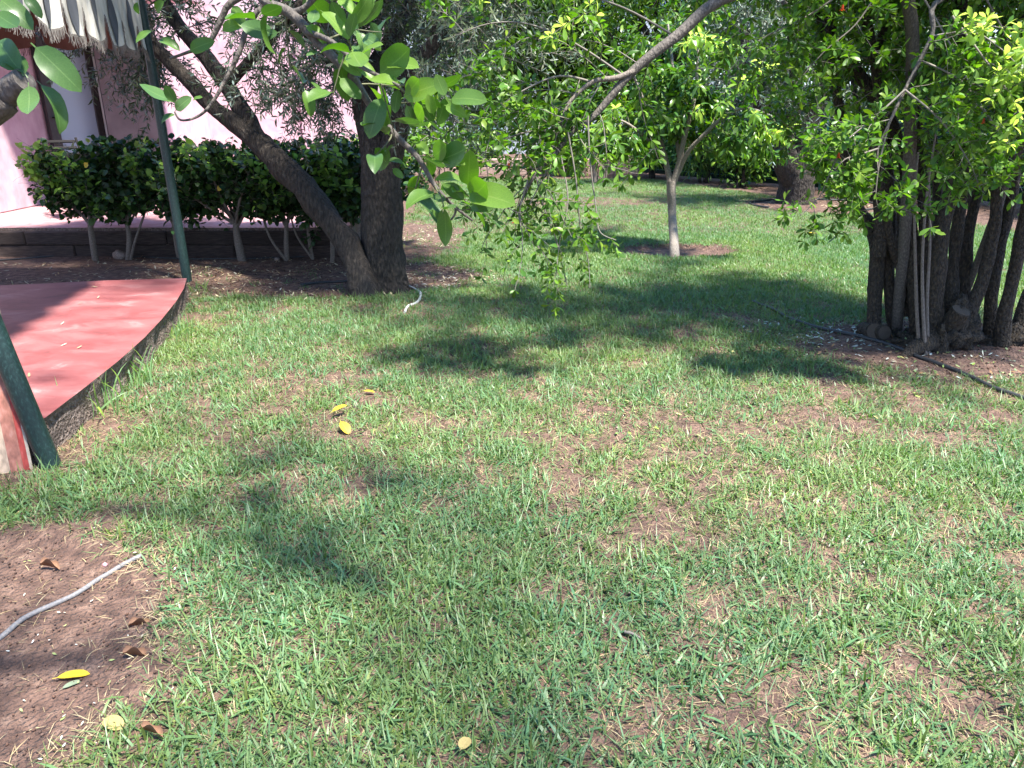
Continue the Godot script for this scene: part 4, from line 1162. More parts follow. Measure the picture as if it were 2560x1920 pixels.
func build_lemon() -> void:
	var meshes := [leaf_mesh(0.46, 0.62, 0.7, 0.25, 0.6, 8, 0.1, 0.09), leaf_mesh(0.42, 0.6, 0.75, 0.4, 1.1, 8, 0.1, 0.08), leaf_mesh(0.52, 0.6, 0.65, 0.15, -0.4, 8, 0.1, 0.07), leaf_mesh(0.48, 0.62, 0.68, 0.45, 0.3, 8, 0.1, 0.12)]
	var kinds := [vein_leaf(Color(0.065, 0.135, 0.035), Color(0.13, 0.22, 0.07), Color(0.7, 0.85, 0.3), 0.38), vein_leaf(Color(0.1, 0.19, 0.035), Color(0.18, 0.28, 0.07), Color(0.8, 0.95, 0.3), 0.38), vein_leaf(Color(0.17, 0.29, 0.045), Color(0.26, 0.37, 0.09), Color(0.85, 1.0, 0.3), 0.38), vein_leaf(Color(0.09, 0.165, 0.05), Color(0.17, 0.25, 0.09), Color(0.65, 0.8, 0.35), 0.26)]
	var b := Vector3(-1.78, -0.02, -1.55)
	var t := thing("lemon_tree", b, "lemon tree with broad leaves on long drooping branches over the lawn", "lemon tree")
	var w := {st = new_st(), leaves = []}
	var o := {steps = 5, wander = 0.25, grav = -0.06, per_m = 24.0, whorl = 1, along = 0.55, up = 0.9, len = 0.1, subs = 3, ratio = 0.55, sides = 5}
	limb(w, t, "trunk", [b + Vector3(0, -0.05, 0), b + Vector3(0.02, 0.35, 0), b + Vector3(-0.02, 0.8, 0.03), b + Vector3(0.02, 1.1, 0.0)], [0.1, 0.085, 0.075, 0.08], M.bark_bough, 14, 0.2)
	var fork := b + Vector3(0.02, 1.05, 0)
	var l1 := limb(w, t, "limb", [fork, Vector3(-1.3, 1.28, -1.38), Vector3(-0.870, 1.488, -1.300), Vector3(-0.837, 1.513, -1.300), Vector3(-0.778, 1.542, -1.280)], [0.05, 0.036, 0.026, 0.024, 0.018], M.bark_bough, 12, 0.12)
	var l2 := limb(w, t, "limb", [fork, Vector3(-1.5, 1.75, -1.75), Vector3(-1.05, 2.05, -1.95), Vector3(-0.665, 1.829, -1.950), Vector3(-0.574, 1.734, -1.920), Vector3(-0.511, 1.705, -1.900), Vector3(-0.443, 1.638, -1.880), Vector3(-0.371, 1.569, -1.860), Vector3(-0.331, 1.507, -1.850), Vector3(-0.277, 1.443, -1.840), Vector3(-0.221, 1.390, -1.820), Vector3(-0.181, 1.328, -1.800), Vector3(-0.142, 1.287, -1.790), Vector3(-0.093, 1.250, -1.780)], [0.055, 0.034, 0.02, 0.014, 0.012, 0.012, 0.011, 0.0095, 0.008, 0.0075, 0.006, 0.005, 0.004, 0.0025], M.bark_bough, 12, 0.1)
	var l3 := limb(w, t, "limb", [Vector3(-1.05, 2.05, -1.95), Vector3(-0.663, 1.820, -2.050), Vector3(-0.709, 1.732, -2.050), Vector3(-0.765, 1.651, -2.050), Vector3(-0.818, 1.632, -2.050), Vector3(-0.866, 1.617, -2.050)], [0.02, 0.012, 0.008, 0.006, 0.004, 0.003], M.bark_bough, 8, 0.1)
	var l4 := limb(w, t, "limb", [Vector3(-1.05, 2.05, -1.95), Vector3(-0.605, 1.792, -1.980), Vector3(-0.638, 1.690, -1.980), Vector3(-0.662, 1.627, -1.970), Vector3(-0.710, 1.550, -1.960), Vector3(-0.748, 1.500, -1.950), Vector3(-0.784, 1.477, -1.950), Vector3(-0.816, 1.472, -1.940), Vector3(-0.828, 1.491, -1.940)], [0.02, 0.01, 0.007, 0.006, 0.005, 0.004, 0.003, 0.0025, 0.002], M.bark_bough, 8, 0.1)
	var l5 := limb(w, t, "limb", [Vector3(-0.511, 1.705, -1.900), Vector3(-0.478, 1.715, -1.900), Vector3(-0.438, 1.748, -1.900), Vector3(-0.393, 1.799, -1.920)], [0.008, 0.007, 0.006, 0.004], M.bark_bough, 8, 0.1)
	var l6 := limb(w, t, "limb", [Vector3(-0.469, 1.663, -1.880), Vector3(-0.404, 1.639, -1.830), Vector3(-0.339, 1.588, -1.800), Vector3(-0.281, 1.561, -1.760), Vector3(-0.241, 1.544, -1.720)], [0.007, 0.006, 0.005, 0.004, 0.0025], M.bark_bough, 8, 0.1)
	limb(w, t, "thorny_twig", [Vector3(-0.146, 1.292, -1.790), Vector3(-0.133, 1.274, -1.790), Vector3(-0.144, 1.252, -1.790), Vector3(-0.172, 1.235, -1.790)], [0.003, 0.003, 0.0025, 0.0015], M.bark_bough, 6, 0.1)
	# leaves placed as they hang: base, tip, length comes from their distance, tilt of the blade
	var set_leaf := func(a: Vector3, c: Vector3, up: Vector3, k: int, mi: int) -> void:
		kid("leaf", meshes[mi % 4], kinds[k], t, frame_of(a - b, c - a, up, (c - a).length() * 1.04))
	var U := Vector3(0, 0.8, 0.6)
	var F := Vector3(0.1, 0.3, 1.0)
	for e in [
		[Vector3(-0.750, 1.595, -1.270), Vector3(-0.681, 1.536, -1.250), Vector3(0.4, 0.3, 0.9), 0, 0], [Vector3(-0.767, 1.538, -1.270), Vector3(-0.754, 1.485, -1.240), F, 3, 2], [Vector3(-0.753, 1.541, -1.270), Vector3(-0.691, 1.483, -1.260), Vector3(0.9, 0.5, 0.1), 0, 1],
		[Vector3(-0.772, 1.545, -1.280), Vector3(-0.813, 1.601, -1.300), Vector3(0.6, 0.4, 0.7), 0, 1], [Vector3(-0.778, 1.548, -1.280), Vector3(-0.832, 1.613, -1.300), F, 0, 0], [Vector3(-0.807, 1.664, -1.300), Vector3(-0.752, 1.628, -1.280), Vector3(0.3, 0.5, 0.7), 3, 0], [Vector3(-0.763, 1.665, -1.300), Vector3(-0.734, 1.644, -1.280), U, 0, 1], [Vector3(-0.806, 1.642, -1.280), Vector3(-0.757, 1.607, -1.260), U, 0, 2],
		[Vector3(-0.816, 1.511, -1.940), Vector3(-0.897, 1.538, -1.920), Vector3(0.2, 0.9, 0.4), 0, 2], [Vector3(-0.822, 1.507, -1.940), Vector3(-0.835, 1.552, -1.930), F, 3, 2], [Vector3(-0.828, 1.491, -1.940), Vector3(-0.785, 1.525, -1.920), F, 3, 0], [Vector3(-0.822, 1.484, -1.940), Vector3(-0.864, 1.482, -1.920), U, 0, 1], [Vector3(-0.785, 1.516, -1.950), Vector3(-0.758, 1.527, -1.940), U, 1, 3],
		[Vector3(-0.834, 1.744, -2.000), Vector3(-0.880, 1.718, -2.000), F, 1, 1], [Vector3(-0.902, 1.742, -2.000), Vector3(-0.917, 1.711, -2.000), F, 0, 1], [Vector3(-0.887, 1.681, -2.030), Vector3(-0.928, 1.663, -2.000), U, 1, 0], [Vector3(-0.882, 1.657, -2.030), Vector3(-0.827, 1.660, -2.000), U, 1, 1], [Vector3(-0.810, 1.631, -2.030), Vector3(-0.745, 1.658, -2.000), F, 1, 0], [Vector3(-0.712, 1.674, -2.000), Vector3(-0.654, 1.703, -1.980), F, 2, 1],
		[Vector3(-0.676, 1.735, -2.000), Vector3(-0.647, 1.693, -1.970), F, 1, 0], [Vector3(-0.548, 1.661, -1.900), Vector3(-0.626, 1.674, -1.920), Vector3(0, 0.4, 0.9), 0, 2], [Vector3(-0.539, 1.665, -1.900), Vector3(-0.586, 1.657, -1.900), F, 0, 0],
		[Vector3(-0.446, 1.713, -1.880), Vector3(-0.451, 1.673, -1.850), F, 3, 2], [Vector3(-0.476, 1.678, -1.880), Vector3(-0.421, 1.659, -1.850), U, 2, 1], [Vector3(-0.437, 1.709, -1.880), Vector3(-0.370, 1.670, -1.840), Vector3(0.2, 0.9, 0.4), 2, 0], [Vector3(-0.398, 1.733, -1.880), Vector3(-0.349, 1.703, -1.850), U, 2, 3], [Vector3(-0.370, 1.639, -1.840), Vector3(-0.372, 1.679, -1.830), F, 2, 1], [Vector3(-0.347, 1.662, -1.820), Vector3(-0.307, 1.619, -1.780), Vector3(0.6, 0.2, 0.7), 1, 1],
		[Vector3(-0.398, 1.624, -1.860), Vector3(-0.348, 1.584, -1.800), F, 2, 0], [Vector3(-0.335, 1.588, -1.800), Vector3(-0.352, 1.654, -1.820), F, 1, 1], [Vector3(-0.330, 1.648, -1.800), Vector3(-0.290, 1.629, -1.760), F, 3, 3], [Vector3(-0.282, 1.587, -1.780), Vector3(-0.212, 1.603, -1.720), Vector3(0.1, 0.7, 0.7), 2, 0], [Vector3(-0.301, 1.566, -1.780), Vector3(-0.204, 1.616, -1.730), F, 1, 2],
		[Vector3(-0.377, 1.599, -1.860), Vector3(-0.312, 1.592, -1.800), U, 2, 1], [Vector3(-0.242, 1.544, -1.730), Vector3(-0.308, 1.565, -1.740), Vector3(0.0, 0.8, 0.5), 2, 3], [Vector3(-0.244, 1.542, -1.730), Vector3(-0.270, 1.569, -1.740), F, 2, 1], [Vector3(-0.242, 1.519, -1.740), Vector3(-0.168, 1.551, -1.680), F, 2, 0], [Vector3(-0.236, 1.526, -1.740), Vector3(-0.187, 1.557, -1.700), F, 2, 2], [Vector3(-0.139, 1.520, -1.680), Vector3(-0.160, 1.563, -1.690), F, 1, 2], [Vector3(-0.135, 1.516, -1.680), Vector3(-0.065, 1.530, -1.620), Vector3(0, 0.6, 0.8), 1, 0], [Vector3(-0.168, 1.484, -1.700), Vector3(-0.177, 1.524, -1.680), F, 2, 3], [Vector3(-0.210, 1.475, -1.720), Vector3(-0.176, 1.508, -1.660), F, 2, 2], [Vector3(-0.144, 1.506, -1.680), Vector3(-0.104, 1.496, -1.640), F, 2, 1],
		[Vector3(-0.184, 1.399, -1.740), Vector3(-0.214, 1.437, -1.740), F, 2, 1], [Vector3(-0.181, 1.395, -1.740), Vector3(-0.129, 1.427, -1.680), F, 2, 2], [Vector3(-0.180, 1.392, -1.740), Vector3(-0.113, 1.406, -1.680), U, 2, 0], [Vector3(-0.164, 1.391, -1.720), Vector3(-0.085, 1.416, -1.660), F, 3, 2],
		[Vector3(-0.104, 1.317, -1.730), Vector3(-0.015, 1.334, -1.620), Vector3(-0.3, 0.7, 0.6), 2, 0], [Vector3(-0.101, 1.330, -1.730), Vector3(-0.091, 1.406, -1.680), F, 2, 3], [Vector3(-0.109, 1.342, -1.740), Vector3(-0.154, 1.376, -1.700), U, 2, 1], [Vector3(-0.101, 1.302, -1.740), Vector3(-0.039, 1.354, -1.660), F, 2, 2], [Vector3(-0.105, 1.298, -1.740), Vector3(-0.151, 1.344, -1.720), F, 1, 1], [Vector3(-0.101, 1.295, -1.740), Vector3(-0.040, 1.309, -1.680), U, 2, 3], [Vector3(-0.103, 1.290, -1.750), Vector3(-0.049, 1.298, -1.700), F, 3, 0],
		[Vector3(-0.297, 1.381, -1.820), Vector3(-0.319, 1.415, -1.800), F, 1, 2], [Vector3(-0.294, 1.381, -1.820), Vector3(-0.262, 1.395, -1.800), U, 3, 1], [Vector3(-0.283, 1.367, -1.820), Vector3(-0.258, 1.350, -1.800), F, 1, 0], [Vector3(-0.175, 1.305, -1.800), Vector3(-0.226, 1.316, -1.780), U, 1, 1], [Vector3(-0.150, 1.296, -1.780), Vector3(-0.187, 1.309, -1.780), F, 3, 0], [Vector3(-0.174, 1.237, -1.790), Vector3(-0.171, 1.277, -1.770), Vector3(1, 0, 0.4), 1, 1], [Vector3(-0.484, 1.543, -1.860), Vector3(-0.455, 1.498, -1.820), Vector3(0.5, 0.2, 0.8), 1, 1], [Vector3(-0.429, 1.530, -1.860), Vector3(-0.465, 1.547, -1.830), U, 1, 2], [Vector3(-0.445, 1.621, -1.880), Vector3(-0.467, 1.621, -1.850), U, 3, 0]]:
		set_leaf.call(e[0], e[1], e[2], e[3], e[4])
	# more leaves along the limbs
	o.len = 0.085
	twigs_from(w, l2, 0.3, 0.5, 3, 0.2, 0.003, o, 0)
	twigs_from(w, l6, 0.3, 1.0, 5, 0.14, 0.0025, o, 0)
	twigs_from(w, l2, 0.55, 0.98, 8, 0.11, 0.0025, o, 0, Vector3(0.3, 0.2, 0))
	twigs_from(w, l5, 0.2, 1.0, 4, 0.2, 0.0025, o, 0)
	o.len = 0.1
	var small := []
	for l in w.leaves:
		small.append(l)
	for i in small.size():
		var tr: Transform3D = small[i]
		tr.origin -= b
		kid("leaf", meshes[i % 4], kinds[rng.randi() % 4], t, tr)
	# the crown above the frame
	w.leaves = []
	for e in [[fork, Vector3(-1.9, 1.9, -1.2), Vector3(-2.2, 2.6, -0.8)], [fork, Vector3(-1.2, 2.2, -1.0), Vector3(-0.5, 2.8, -0.9)], [Vector3(-1.5, 1.75, -1.75), Vector3(-1.4, 2.5, -2.2), Vector3(-1.3, 2.9, -2.7)], [Vector3(-1.05, 2.05, -1.95), Vector3(-0.5, 2.65, -1.9), Vector3(0.1, 2.9, -1.9)], [fork, Vector3(-1.7, 2.2, -1.6), Vector3(-1.6, 3.0, -1.5)]]:
		var l := limb(w, t, "limb", e, [0.035, 0.024, 0.01], M.bark_bough, 8, 0.1)
		twigs_from(w, l, 0.35, 1.0, 4, 0.6, 0.005, o, 1, Vector3(0, 0.1, 0))
	part("twigs", w.st.commit(), M.twig_green, t, b)
	foliage(t, w.leaves, meshes, M.leaf_gloss, [Color(0.05, 0.115, 0.03), Color(0.07, 0.15, 0.03)], 0)

# a tree or shrub whose crown is many clumps of leaves on limbs; shapes: clump meshes, loose: single leaves
func clump_tree(called: String, label: String, category: String, group: String, b: Vector3, trunk_h: float, r: float, c: Vector3, size: Vector3, clumps: int, len: float, loose: Array, shapes: Array, m: StandardMaterial3D, tints: Array, bark: Material, trunks := 1, parts := 0, big := 1.0) -> Node3D:
	var t := thing(called, b, label, category, group)
	var leaves := []
	var where := []
	for e in shapes:
		where.append([])
	var st := new_st()
	var tops := []
	for k in trunks:
		var off := Vector3(rng.randf_range(-1, 1), 0, rng.randf_range(-1, 1)) * (r * 2.5 if trunks > 1 else 0.0)
		var top := b + Vector3(0, trunk_h, 0) + off * 2.5 + Vector3(rng.randf_range(-0.15, 0.15), 0, rng.randf_range(-0.15, 0.15)) * trunk_h
		part("trunk", tube_mesh([b + off - Vector3(0, 0.06, 0), (b + off).lerp(top, 0.5) + Vector3(rng.randf_range(-0.1, 0.1), 0, rng.randf_range(-0.1, 0.1)) * trunk_h, top], [r * 1.25, r, r * 0.75], 12, 0.35, 6), bark, t, b)
		tops.append(top)
	for i in clumps:
		var d := rdir()
		var f := pow(rng.randf(), 0.45)
		var p := c + d * size * f
		if p.y < b.y + 0.12:
			p.y = b.y + 0.12 + rng.randf() * 0.15
		var root: Vector3 = tops[rng.randi() % tops.size()]
		var mid := root.lerp(p, 0.55) + rdir() * 0.12 * size.x
		tube(st, smooth([root - Vector3(0, r, 0), mid, p], 3), [r * 0.32, 0.004], 5, 0.0, 6.0, false)
		var cr := len * 3.6 * big * rng.randf_range(0.75, 1.3)
		var k := rng.randi() % shapes.size()
		where[k].append(Transform3D(Basis(Vector3.UP, rng.randf() * TAU).scaled(Vector3(cr, cr, cr)), p - b))
		for j in int(ceil(float(parts) / clumps)):
			var q := rdir() * cr * 1.1
			leaves.append(frame_of(p + q, q.normalized() * 0.7 + rdir() * 0.6, Vector3.UP + rdir() * 0.7, len * rng.randf_range(0.7, 1.3)))
	part("limbs", st.commit(), bark, t, b)
	mass("foliage", shapes, where, m, tints, t)
	foliage(t, leaves, loose, m, tints, parts)
	return t

func build_background() -> void:
	var round_leaf := [leaf_mesh(0.5, 0.7, 0.7, 0.2, 0.4, 3), leaf_mesh(0.42, 0.7, 0.75, 0.25, 0.7, 3)]
	var long_leaf := [leaf_mesh(0.16, 0.7, 0.9, 0.15, 0.8, 4), leaf_mesh(0.13, 0.7, 0.9, 0.15, 1.3, 4)]
	var rc := clumps_of(0.46, 0.7, 0.72, 0.28, 75, 4)
	var lc2 := clumps_of(0.15, 0.7, 0.9, 0.38, 90, 4, -0.3)
	var cc := clumps_of(0.3, 0.75, 0.85, 0.28, 70, 3, -0.2)
	var broad := [Color(0.06, 0.125, 0.022), Color(0.085, 0.165, 0.026), Color(0.115, 0.205, 0.03)]
	# far olive with a twisted dark trunk at the edge of the lawn
	var b := Vector3(4.678, 0.000, -12.525)
	var t := thing("olive_tree", b, "dark twisted olive tree before the wire fence, hose coiled at its foot", "olive tree")
	var w := {st = new_st(), leaves = []}
	limb(w, t, "trunk", [Vector3(4.768, -0.106, -12.700), Vector3(4.766, 0.056, -12.717), Vector3(4.750, 0.314, -12.733), Vector3(4.691, 0.505, -12.750)], [0.36, 0.3, 0.26, 0.27], M.bark, 18, 0.5, 6, 2.5)
	var la := limb(w, t, "limb", [Vector3(4.690, 0.381, -12.700), Vector3(4.457, 0.700, -12.680), Vector3(4.240, 1.074, -12.660), Vector3(4.068, 1.378, -12.640), Vector3(3.764, 2.028, -12.620), Vector3(3.498, 2.706, -12.600)], [0.2, 0.19, 0.17, 0.14, 0.11, 0.06], M.bark, 14, 0.5, 6, 3.0)
	var lb := limb(w, t, "limb", [Vector3(4.732, 0.413, -12.700), Vector3(4.757, 0.822, -12.740), Vector3(4.794, 1.132, -12.780), Vector3(4.912, 1.559, -12.820), Vector3(4.935, 2.388, -12.860), Vector3(4.913, 3.072, -12.900)], [0.17, 0.15, 0.14, 0.12, 0.09, 0.05], M.bark, 14, 0.5, 6, 3.0)
	var lc := limb(w, t, "limb", [Vector3(4.560, 0.576, -12.650), Vector3(4.400, 1.077, -12.562), Vector3(4.442, 1.499, -12.475), Vector3(4.350, 2.188, -12.388), Vector3(4.032, 2.999, -12.300)], [0.13, 0.12, 0.11, 0.08, 0.05], M.bark, 12, 0.4, 6, 3.0)
	var oo := {steps = 5, wander = 0.25, grav = -0.1, per_m = 40.0, whorl = 2, along = 0.8, up = 0.5, len = 0.085, subs = 4, ratio = 0.55, sides = 3}
	for l in [la, lb, lc]:
		twigs_from(w, l, 0.5, 1.0, 16, 1.2, 0.01, oo, 2, Vector3(0, 0.1, 0))
	part("twigs", w.st.commit(), M.bark, t, b)
	foliage(t, w.leaves, M.olive_meshes, M.leaf_olive, M.olive_tints, 120)
	# small citrus with several low trunks at the far end of the lawn
	clump_tree("small_citrus", "small bushy citrus tree with several low trunks at the far end of the lawn", "citrus tree", "", Vector3(1.887, 0.000, -16.278), 0.55, 0.045, Vector3(2.020, 0.788, -16.400), Vector3(0.85, 0.4, 0.6), 22, 0.11, M.citrus_meshes, cc, M.leaf_gloss, broad, M.bark_smooth, 3, 100, 0.75)
	# dark shrubs under the fence along the right edge of the lawn
	var edge := [Vector3(3.2, 0, -17.4), Vector3(4.1, 0, -16.4), Vector3(4.7, 0, -15.4), Vector3(5.6, 0, -14.6), Vector3(6.4, 0, -13.4), Vector3(7.2, 0, -12.2), Vector3(7.9, 0, -10.8)]
	var en := ["beside the low block wall", "next to the small citrus", "behind the orange tree", "just left of the twisted olive", "behind the twisted olive", "behind the stems of the pomegranate", "beyond the pomegranate, last along the fence"]
	for i in edge.size():
		clump_tree("fence_shrub", "low dark leafy shrub under the wire fence " + en[i], "shrub", "dark shrubs along the wire fence", edge[i] + Vector3(0, 0, 0), 0.35, 0.03, edge[i] + Vector3(0, 0.62, 0), Vector3(0.6, 0.45, 0.5), 18, 0.12, long_leaf if i % 2 else round_leaf, lc2 if i % 2 else rc, M.leaf_dark, broad, M.bark, 3, 40, 0.8)
	# pale green shrubs on the left behind the hedge end
	var ls := [[Vector3(-2.055, 0.000, -14.516), 0.75, 1.15, broad, "leafy round bush beside the hedge end"], [Vector3(-1.712, 0.000, -16.832), 0.85, 1.5, broad, "tall bush above the bundle of dry reeds"], [Vector3(-0.999, 0.000, -17.424), 0.7, 1.1, broad, "bush in front of the low block wall"], [Vector3(1.316, 0.000, -18.058), 0.6, 0.9, broad, "small bush against the low block wall beside the citrus"]]
	for e in ls:
		var bb: Vector3 = e[0]
		clump_tree("garden_bush", e[4], "bush", "", bb, e[2] * 0.4, 0.03, bb + Vector3(0, e[2] * 0.62, 0), Vector3(e[1] * 0.85, e[2] * 0.45, e[1] * 0.7), 24, 0.1, round_leaf, rc, M.leaf, e[3], M.bark_smooth, 3, 60, 0.8)
	# tall trees that close the view
	var tall := [
		[Vector3(-3.6, 0, -21.0), 2.0, 0.16, Vector3(-3.6, 4.2, -21.0), Vector3(2.4, 2.6, 1.8), 70, broad, round_leaf, "tall green tree behind the end of the pink house"],
		[Vector3(-0.6, 0, -22.5), 1.4, 0.2, Vector3(-0.6, 3.6, -22.0), Vector3(1.9, 2.9, 1.6), 90, broad, long_leaf, "dense dark tree with feathery leaves above the low block wall"],
		[Vector3(1.6, 0, -22.0), 1.5, 0.2, Vector3(1.6, 3.4, -21.6), Vector3(1.8, 3.0, 1.6), 95, broad, long_leaf, "dense dark feathery tree in front of the grey blue house"],
		[Vector3(4.2, 0, -20.0), 2.0, 0.18, Vector3(4.2, 3.6, -20.0), Vector3(2.2, 2.6, 1.8), 80, broad, round_leaf, "broad green tree behind the small citrus"],
		[Vector3(5.6, 0, -16.8), 2.0, 0.16, Vector3(5.2, 3.7, -16.4), Vector3(2.0, 2.1, 1.7), 85, broad, round_leaf, "broad leaved tree leaning over the wire fence behind the orange tree"],
		[Vector3(8.2, 0, -15.2), 2.0, 0.16, Vector3(7.9, 3.4, -15.2), Vector3(2.0, 2.3, 1.7), 80, broad, round_leaf, "green tree beyond the wire fence behind the twisted olive"],
		[Vector3(9.8, 0, -12.2), 1.8, 0.16, Vector3(9.4, 2.9, -12.2), Vector3(1.9, 2.3, 1.7), 80, broad, round_leaf, "green tree beyond the wire fence behind the pomegranate"],
		[Vector3(7.0, 0, -21.5), 2.5, 0.2, Vector3(7.0, 4.4, -21.5), Vector3(2.8, 2.9, 2.0), 80, broad, round_leaf, "tallest green tree far beyond the wire fence"],
	]
	for e in tall:
		clump_tree("garden_tree", e[8], "tree", "trees closing the garden", e[0], e[1], e[2], e[3], e[4], e[5] + 6, 0.16 if e[7] == round_leaf else 0.24, e[7], rc if e[7] == round_leaf else lc2, M.leaf, e[6], M.bark, 1, 60)
	clump_tree("shade_tree", "tall thin crowned tree shading the near lawn", "tree", "", Vector3(2.6, 0, 2.6), 3.2, 0.14, Vector3(0.9, 5.0, 0.2), Vector3(2.9, 0.9, 1.9), 30, 0.13, round_leaf, clumps_of(0.46, 0.7, 0.72, 0.28, 40, 3), M.leaf, broad, M.bark, 1, 0)
	# wire fence with posts; an added dark sheet stands for the deep shade behind
	var fa := Vector3(3.0, 0, -18.6)
	var fb := Vector3(10.0, 0, -10.0)
	var f := thing("wire_fence", fa, "green wire fence with thin posts along the garden edge, dark sheet added for the shade behind", "fence")
	var n := 8
	for i in n:
		var p := fa.lerp(fb, float(i) / (n - 1))
		kid("post", tube_mesh([Vector3(0, -0.05, 0), Vector3(0, 2.0, 0)], [0.025, 0.025], 8, 0, 1), M.wire, f, Transform3D(Basis(), p - fa))
	for k in 12:
		var y := 0.15 + k * 0.16
		kid("wire", tube_mesh([Vector3(0, y, 0.03), (fb - fa) * 0.5 + Vector3(0, y - 0.01, 0.03), fb - fa + Vector3(0, y, 0.03)], [0.006, 0.006], 5, 0, 1), M.wire, f, Transform3D())
	var d := (fb - fa).normalized()
	kid("dark_backing", block(Vector3((fb - fa).length(), 1.85, 0.012), 0.002), M.painted_dark, f, Transform3D(Basis(d, Vector3.UP, d.cross(Vector3.UP)), (fa + fb) * 0.5 - fa + Vector3(0, 0.97, -0.06)))
	# low block wall behind the lawn
	var wb := Vector3(0.6, 0, -18.6)
	var lw := thing("block_wall", wb, "low wall of pinkish brown blocks across the far end of the garden", "wall")
	for row in 2:
		var x := -2.4 - row * 0.2
		while x < 3.0:
			var bl := rng.randf_range(0.34, 0.46)
			kid("block", block(Vector3(bl - 0.015, 0.175, 0.24 + rng.randf_range(-0.015, 0.015)), 0.012), M.wall_block, lw, Transform3D(Basis(), Vector3(x + bl * 0.5, 0.08 + row * 0.188, 0) - Vector3(0.6, 0, 0)))
			x += bl
	# bundle of dry reeds at the hedge end
	var rb := Vector3(-1.570, 0.000, -13.702)
	var rd := thing("reed_bundle", rb, "bundle of dry brown reeds standing at the end of the hedge", "reeds")
	for i in 34:
		var p := Vector3(rng.randf_range(-0.42, 0.36), 0, rng.randf_range(-0.1, 0.1))
		kid("reed", tube_mesh([p - Vector3(0, 0.03, 0), p + Vector3(rng.randfn() * 0.015, 0.22, rng.randfn() * 0.015), p + Vector3(rng.randfn() * 0.05, rng.randf_range(0.36, 0.52), rng.randfn() * 0.03)], [0.011, 0.007], 5), M.reed, rd, Transform3D())
	# grey blue house far behind the trees
	var hb := Vector3(0.0, 0, -27.0)
	var fh := thing("far_house", hb, "pale grey blue house glimpsed between the far trees, with barred windows", "house")
	wall_box("wall", Vector3(-6, -0.05, -30.0), Vector3(7, 5.2, -27.0), M.far_wall, fh, hb)
	wall_box("roof", Vector3(-6.2, 5.202, -30.2), Vector3(7.2, 5.4, -26.8), M.far_wall, fh, hb)
	for e in [Vector3(-0.6, 3.0, -26.97), Vector3(2.6, 3.0, -26.97), Vector3(-1.0, 1.0, -26.97)]:
		var wd := Node3D.new()
		wd.name = "window"
		fh.add_child(wd, true)
		wd.position = e - hb
		kid("pane", block(Vector3(1.3, 1.2, 0.04), 0.004), M.far_pane, wd, Transform3D())
		for k in 5:
			kid("bar", block(Vector3(0.035, 1.24, 0.03), 0.004), M.teal, wd, Transform3D(Basis(), Vector3(-0.6 + k * 0.3, 0, 0.04)))
		for k in 4:
			kid("bar", block(Vector3(1.34, 0.035, 0.03), 0.004), M.teal, wd, Transform3D(Basis(), Vector3(0, -0.52 + k * 0.35, 0.072)))

